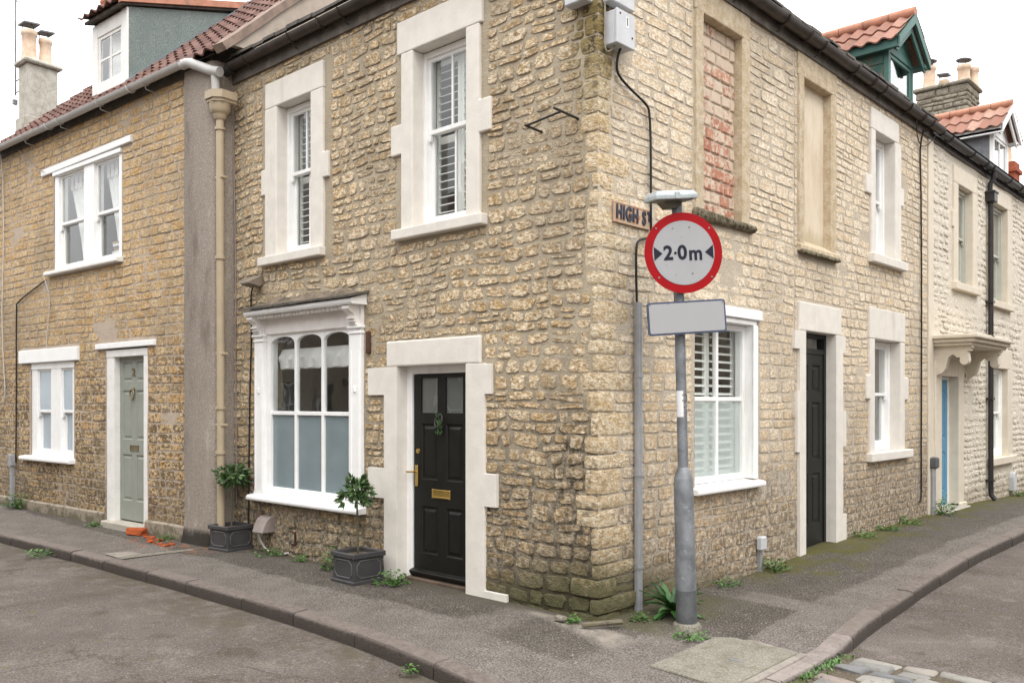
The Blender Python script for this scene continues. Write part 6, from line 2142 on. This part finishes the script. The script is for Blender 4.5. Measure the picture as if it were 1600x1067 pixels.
for k in range(3):
    MB().box(-.045 + k * .032, -.022 + k * .032, -.03, -.02, -.06, .06).build('slot_bar', M['mortar_l'], t)
t = MB().box(-2.855, -2.79, -.028, .02, 2.18, 2.40).build('anchor_plate', M['rust'], None, bevel=.006)
tag(t, 'rusty iron anchor plate on the wall between shop window and door', 'anchor plate')
# small service box and stub on the right wall, cables at the far end
t = wall_thing('service_box', 'small pale socket box on a stub of conduit low on the right-hand wall', 'box', 2.62, .30, .0, True)
MB().box(-.055, .055, -.075, -.01, -.06, .075).build('case', M['grey_box'], t, bevel=.012)
MB().box(-.022, .022, -.04, -.005, -.30, -.06).build('conduit', M['trunk'], t)
cable('drop_cable', 'black cable dropping the full height of the wall beside the cream house', [(.10, 7.25, 5.44), (.03, 7.33, 5.2), (.03, 7.36, 4.6), (.03, 7.38, 3.5), (.03, 7.38, 2.2), (.03, 7.37, 1.0), (.03, 7.37, .42), (.035, 7.30, .32)], .012, M['cable'])
cable('slack_eaves_cable', 'slack thin cables hanging under the brown gutter near the cream house', [(.12, 6.9, 5.50), (.06, 7.1, 5.36), (.04, 7.33, 5.25), (.05, 7.6, 5.32), (.10, 7.8, 5.5)], .007, M['cable'])
t = wall_thing('capped_pipe', 'short capped grey pipe standing at the joint of the two right-hand houses', 'pipe', 7.82, 0, .05, True)
MB().tube([(0, 0, 0), (0, 0, .78)], .035, 10).build('pipe', M['trunk'], t, smooth=True, sharp=50)
MB().box(-.06, .06, -.07, .04, .76, .92).build('cap', M['galv_dark'], t, bevel=.02)
t = wall_thing('meter_vent', 'small grey rounded vent low on the cream house wall', 'vent', 12.22, .28, .0, True)
MB().prism([(-.09, -.16), (.09, -.16), (.09, .08), (.06, .15), (0, .18), (-.06, .15), (-.09, .08)], -.09, -.0).build('hood', M['grey_box'], t, bevel=.008)

CM = Matrix.Translation((-5.62, -.22, 0)) @ Matrix.Rotation(AZ, 4, 'Z')
def cpt(p): return tuple(CM @ Vector(p))
cable('cottage_black_cable', 'black cable running up and across the ochre cottage wall beside its lower window', [cpt(p) for p in [(-5.44, -.03, .75), (-5.42, -.03, 1.6), (-5.42, -.03, 2.6), (-5.41, -.03, 3.15), (-5.35, -.03, 3.27), (-4.9, -.03, 3.4), (-4.35, -.03, 3.53)]], .011, M['cable'])
cable('cottage_white_cable', 'thin white cable hanging down the left of the ochre cottage from its gutter', [cpt(p) for p in [(-5.85, -.10, 5.66), (-5.92, -.04, 5.3), (-5.92, -.03, 4.2), (-5.98, -.03, 3.2), (-5.93, -.03, 2.4), (-5.86, -.03, 1.85), (-6.0, -.03, 1.6), (-6.25, -.03, 1.5)]], .008, M['cable_white'])
cable('cottage_slack_wire', 'slack wire from the cottage gutter to the upper window lintel', [cpt(p) for p in [(-5.2, -.08, 5.62), (-4.95, -.06, 5.45), (-4.6, -.06, 5.25), (-4.3, -.08, 5.13)]], .007, M['vent_grey'])
cable('sill_wire', 'thin pale wire hanging from the cottage upper sill to the lower lintel', [cpt(p) for p in [(-4.28, -.09, 3.58), (-4.22, -.04, 3.3), (-4.25, -.03, 3.0), (-4.32, -.03, 2.7), (-4.33, -.03, 2.5)]], .006, M['cable_white'])
t = thing('gas_riser', 'grey conduit with a small box on top at the foot of the cottage wall', 'conduit')
t.matrix_world = CM @ Matrix.Translation((-5.46, -.07, 0))
MB().box(-.035, .035, -.03, .02, .0, .72).build('conduit', M['trunk'], t, bevel=.004)
MB().box(-.07, .06, -.05, .02, .70, .88).build('case', M['trunk'], t, bevel=.008)

# ================================================================== planted pots, rubble, weeds
def leaf(mb, T, ln, wd, fold=.25, curl=.2, rng=None):
    pts = [(0, 0, 0), (ln * .3, wd * .85, fold * wd), (ln * .3, 0, 0), (ln * .3, -wd * .85, fold * wd), (ln * .65, wd * .8, fold * wd - curl * ln * .25), (ln * .65, 0, -curl * ln * .25), (ln * .65, -wd * .8, fold * wd - curl * ln * .25), (ln, 0, -curl * ln * .7)]
    mb.add([T @ Vector(p) for p in pts], [(0, 2, 1), (0, 3, 2), (1, 2, 5, 4), (2, 3, 6, 5), (4, 5, 7), (5, 6, 7)])


def bay(loc, rz, label, seed, crown_z, crown_r, lean=(0, 0), s=.36):
    rng = random.Random(seed)
    o = thing('potted_bay_tree', label, 'potted tree', loc, rz, 'bay trees in square planters')
    h = s / 2
    mb = MB()
    mb.prism([(-h + .012, -h + .012), (h - .012, -h + .012), (h - .012, h - .012), (-h + .012, h - .012)], .0, .235, 'z')
    p = mb.build('planter', M['lead_planter'], o, bevel=.004)
    fr = frame_mb(-h - .004, h + .004, -h - .004, h + .004, .030, -.24, -.285)
    MB().box(-h - .004, h + .004, -h - .004, h + .004, -.004, .028).build('planter_foot', M['lead_planter'], p, bevel=.006)
    frame_mb(-h - .008, h + .008, -h - .008, h + .008, .034, -.285, -.236).build('planter_rim', M['lead_planter'], p, bevel=.006, M=Matrix.Rotation(R(-90), 4, 'X') @ Matrix.Diagonal((1, 1, 1, 1)))
    for a in range(4):     # octagonal raised moulding on each face
        T = Matrix.Rotation(R(90 * a), 4, 'Z')
        q, c, zz0, zz1 = h - .045, .04, .055, .215
        ring = [(-q + c, zz0), (q - c, zz0), (q, zz0 + c), (q, zz1 - c), (q - c, zz1), (-q + c, zz1), (-q, zz1 - c), (-q, zz0 + c)]
        MB().tube([(x, -h + .011, z) for x, z in ring + ring[:2]], .006, 6).build('moulding', M['lead_edge'], p, M=T, smooth=True)
    MB().box(-h + .03, h - .03, -h + .03, h - .03, .20, .242).build('soil', M['soil'], o)
    st = [(0, 0, .22), (lean[0] * .3 + .006, lean[1] * .3, .22 + (crown_z - .22) * .4), (lean[0] * .8 - .004, lean[1] * .8, crown_z - .1), (lean[0], lean[1], crown_z + .03)]
    stem_ = MB().tube(st, [.011, .010, .009, .006], 7)
    for k in range(9):
        t = rng.uniform(0, 2 * math.pi)
        e = Vector((lean[0] + math.cos(t) * crown_r * .6, lean[1] + math.sin(t) * crown_r * .6, crown_z + rng.uniform(-.05, .12)))
        stem_.tube([(lean[0], lean[1], crown_z - .08 + .015 * k), tuple(e)], .004, 4)
    stem_.build('trunk', M['bark'], o, smooth=True)
    mb = MB()
    for k in range(64):      # sprigs of five or so leaves
        t, f = rng.uniform(0, 2 * math.pi), rng.uniform(-.72, 1.)
        d = Vector((math.cos(t) * math.sqrt(1 - f * f * .9), math.sin(t) * math.sqrt(1 - f * f * .9), f * 1.05 + .05)).normalized()
        c = Vector((lean[0], lean[1], crown_z)) + d * crown_r * rng.uniform(.2, .86)
        sh = rng.uniform(0, .55)
        for j in range(rng.randint(5, 8)):
            mb.tint = (min(1, sh + rng.uniform(0, .45)), 0, 0)
            q = d.to_track_quat('X', 'Z').to_matrix().to_4x4()
            T = Matrix.Translation(c) @ q @ Matrix.Rotation(rng.uniform(0, 6.28), 4, 'X') @ Matrix.Rotation(rng.uniform(-1.1, .1), 4, 'Y')
            leaf(mb, T, rng.uniform(.05, .088) * crown_r / .18, rng.uniform(.012, .019) * crown_r / .18, .35, rng.uniform(-.45, .15))
    mb.build('crown', M['bay_leaf'], o)
    return o


bay((-2.615, -.30, gh(-2.6, -.3) + .012), R(-1.5), 'clipped bay tree in a dark square planter between shop window and black door', 3, .83, .185, (-.02, .0))
bay((-5.13, -.19, gh(-5.1, -.2) + .012), R(6), 'clipped bay tree in a dark square planter beside the beige downpipe', 12, .82, .215, (.02, 0))


def weed(name, label, x, y, n, size, spread, seed, mat='weed_leaf', group=None, style='clump', z=None, cat='weed'):
    rng = random.Random(seed)
    z = (gh(x, y) + drop(x, y) + .01) if z is None else z
    mb = MB()
    for k in range(n):
        mb.tint = (rng.random(), 0, 0)
        t = rng.uniform(0, 2 * math.pi)
        r = spread * math.sqrt(rng.random())
        if style == 'rosette':
            el = rng.uniform(-1.25, -.25)
            T = Matrix.Translation((0, 0, 0)) @ Matrix.Rotation(t, 4, 'Z') @ Matrix.Rotation(el, 4, 'Y')
            ln = size * rng.uniform(.7, 1.2)
            # toothed, arching leaf
            m = 7
            vs, fs = [], []
            for i in range(m + 1):
                u = i / m
                xx = ln * u
                zz = .02 - ln * .55 * u * u * (1 + el * .3)
                wv = size * .11 * math.sin(math.pi * min(1, u * .9 + .1)) * (1.25 if i % 2 else .7)
                vs += [(xx, wv, zz + .01), (xx, 0, zz), (xx, -wv, zz + .01)]
            for i in range(m):
                fs += [(i * 3, i * 3 + 1, i * 3 + 4, i * 3 + 3), (i * 3 + 1, i * 3 + 2, i * 3 + 5, i * 3 + 4)]
            mb.add([T @ Vector(p) for p in vs], fs)
        else:
            h = size * rng.uniform(.1, 1.) * (1 - .5 * (r / spread) ** 2)
            T = Matrix.Translation((math.cos(t) * r, math.sin(t) * r, h)) @ Matrix.Rotation(rng.uniform(0, 6.28), 4, 'Z') @ Matrix.Rotation(rng.uniform(-.9, .5), 4, 'Y')
            leaf(mb, T, rng.uniform(.025, .05) * (.7 + size * 2), rng.uniform(.010, .02) * (.7 + size * 2), .2, .3)
            if k % 4 == 0:
                mb.tube([(0, 0, 0), (math.cos(t) * r, math.sin(t) * r, h)], .0025, 3, caps=False)
    o = mb.build(name, M[mat], None)
    o.location = (x, y, z)
    return tag(o, label, cat, group)


weed('dandelion_plant', 'large dark green dandelion rosette between the trunking and the sign post', .30, .60, 34, .27, .1, 5, 'dock_leaf', style='rosette', cat='plant')
weed('weed', 'pale green weed tuft at the foot of the sign post', .70, .20, 60, .06, .13, 6)
weed('weed', 'leafy weed clump at the left foot of the black front door surround', -2.24, -.20, 120, .14, .17, 7)
weed('weed', 'green weed growing behind the right-hand planter under the shop window', -3.22, -.10, 110, .26, .17, 8)
weed('weed', 'low weed in the pavement under the white vent flex', -4.40, -.14, 70, .09, .17, 9)
weed('weed', 'small seedlings in a crack under the middle of the shop window', -3.85, -.12, 40, .08, .09, 10)
weed('weed', 'weed bush by the grey conduit at the far left wall foot', -10.75 + .0, -.62, 130, .28, .20, 11)
weed('weed', 'weed growing in the gutter of the left kerb', -6.85, -1.66, 70, .10, .16, 12, z=-.09)
weed('weed', 'weed clump at the wall foot right of the sign post', .10, 1.80, 60, .09, .18, 13)
weed('weed', 'weed clump beneath the pale socket box', .10, 2.75, 90, .15, .16, 14)
weed('weed', 'bright weed bush at the joint of stone and cream houses', .12, 7.98, 130, .26, .22, 15)
weed('weed', 'straggling weeds along the wall below the lower right sash', .10, 6.6, 80, .10, .18, 16)
weed('weed', 'weeds beside the right jamb of the side door', .10, 5.05, 60, .10, .2, 17)
weed('weed', 'weeds in front of the lower right sash close to the door', .13, 5.8, 80, .08, .15, 18)
weed('weed', 'weeds growing by the grey vent on the cream house', .10, 12.3, 70, .12, .16, 19)
weed('weed', 'weed tuft under the sage green cottage door jamb', -8.15, -.50, 60, .06, .14, 20)
weed('weed', 'weed among the orange brick fragments', -6.32, -.36, 60, .07, .15, 21)
weed('weed', 'small weed at the damp foot of the corner stones', -.12, -.16, 36, .06, .06, 22)
weed('weed', 'weed at the foot of the metal trunking', .20, .28, 35, .08, .09, 23)
weed('weed', 'sprout in a kerb joint in front of the black door', -.30, -1.64, 25, .07, .06, 24, z=-.09)
rng = random.Random(50)
mb = MB()
for k in range(420):       # moss and grass along the sett margin
    mb.tint = (rng.random(), 0, 0)
    u = rng.random()
    x, y = 1.665 + rng.gauss(0, .03), -.9 + 1.7 * u
    if rng.random() < .3 and False: continue
    if nz(y * 3.1, 7) < -.05: continue
    T = Matrix.Translation((x, y, gh(x, y) - .085)) @ Matrix.Rotation(rng.uniform(0, 6.28), 4, 'Z') @ Matrix.Rotation(rng.uniform(-1.4, -.5), 4, 'Y')
    leaf(mb, T, rng.uniform(.02, .05), rng.uniform(.004, .009), .2, .3)
o = mb.build('verge_grass', M['weed_leaf'], None)
o['kind'] = 'stuff'
tag(o, 'grass and moss growing along the sunken kerb beside the setts', 'grass')

# broken orange brick by the cottage door
rng = random.Random(70)
b = rough_block(rng, -.15, .13, -.06, .06, 0, .095, .016, .014).build('broken_brick', M['brick_bits'], None)
b.location = (-6.98, -.45, gh(-6.9, -.4) + .01)
b.rotation_euler = (0, 0, .35)
tag(b, 'largest piece of broken orange brick lying by the cottage doorstep', 'brick')
for k in range(16):
    x, y = -6.78 + k * .062 + rng.uniform(-.09, .09), -.45 - .02 * k * .3 + rng.uniform(-.10, .08)
    s = rng.uniform(.010, .042)
    f_ = rough_block(rng, -s * 1.4, s * 1.4, -s, s, 0, s * .8, s * .25, s * .2).build('brick_fragment', M['brick_bits'], None)
    f_.location = (x, y, gh(x, y) + .008)
    f_.rotation_euler = (0, 0, rng.uniform(0, 3))
    tag(f_, 'small orange brick fragment scattered on the pavement by the cottage buttress', 'brick fragment', 'scattered orange brick fragments')
# loose stones fallen from the corner foot
rng = random.Random(71)
b = rough_block(rng, -.055, .055, -.032, .032, 0, .038, .010, .014).build('loose_stone', M['chim_stone'], None, smooth=True)
b.location = (-.20, -.20, .012)
tag(b, 'pale loose stone lying at the damp foot of the corner', 'stone')
b = rough_block(rng, -.16, .16, -.02, .02, 0, .035, .008, .01).build('loose_slab', M['plinth'], None)
b.location = (.12, -.10, .012)
b.rotation_euler = (0, R(-3), R(48))
tag(b, 'thin broken slab leaning by the corner stones', 'stone')


# ================================================================== the terraces across the two streets (they shade the road and stand in the window reflections)
def terrace(name, label, loc, rz, length, seed):
    rng = random.Random(seed)
    o = thing(name, label, 'house', loc, rz)
    holes = []
    for k in range(int(length / 3.2)):
        x = .9 + 3.2 * k
        holes += [(x, x + .9, 3.4, 4.9), (x, x + .9, .9, 2.3), (x + 1.5, x + 2.3, .05, 2.2)]
    wall_skin(0, length, -.3, 5.5, holes, step=.6, amp=.02, seed=seed).build('wall', M['stone_far'], o)
    MB().box(0, length, .3, 6, -.3, 5.5).build('wall_core', M['stone_far'], o)
    for k, h in enumerate(holes):
        w = frame_mb(h[0], h[1], h[2], h[3], .07, .06, .14, ((h[0] + h[1]) / 2,) if k % 3 < 2 else (), ((h[2] + h[3]) / 2,)).build('window' if k % 3 < 2 else 'door_frame', M['white'], o)
        MB().quad((h[0], .12, h[2]), (h[1], .12, h[2]), (h[1], .12, h[3]), (h[0], .12, h[3])).build('pane' if k % 3 < 2 else 'door', M['dark_pane'] if k % 3 < 2 else M['black2'], w)
    MB().prism([(-.25, 5.45), (3, 7.6), (6.2, 5.45)], -.1, length + .1, 'x').build('roof', M['tile_brown'], o)
    x = 3.2
    while x < length:
        c = MB().box(x - .4, x + .4, 2.6, 3.4, 7.0, 8.7).build('chimney', M['brick_red'], o)
        for q in (-.18, .18):
            MB().lathe((x + q, 3.0, 8.7), [(.13, 0), (.11, .1), (.11, .5), (.13, .55)], 10).build('chimney_pot', M['pot'], c)
        x += 6.4
    return o


terrace('stone_terrace', 'stone terrace across the left-hand street, behind the viewer', (3.0, -8.6, 0), R(180), 26, 3)
terrace('stone_terrace', 'stone terrace across the right-hand street, outside the view', (8.6, .5, 0), R(-90), 26, 4).location = (8.6, 26.5, 0)
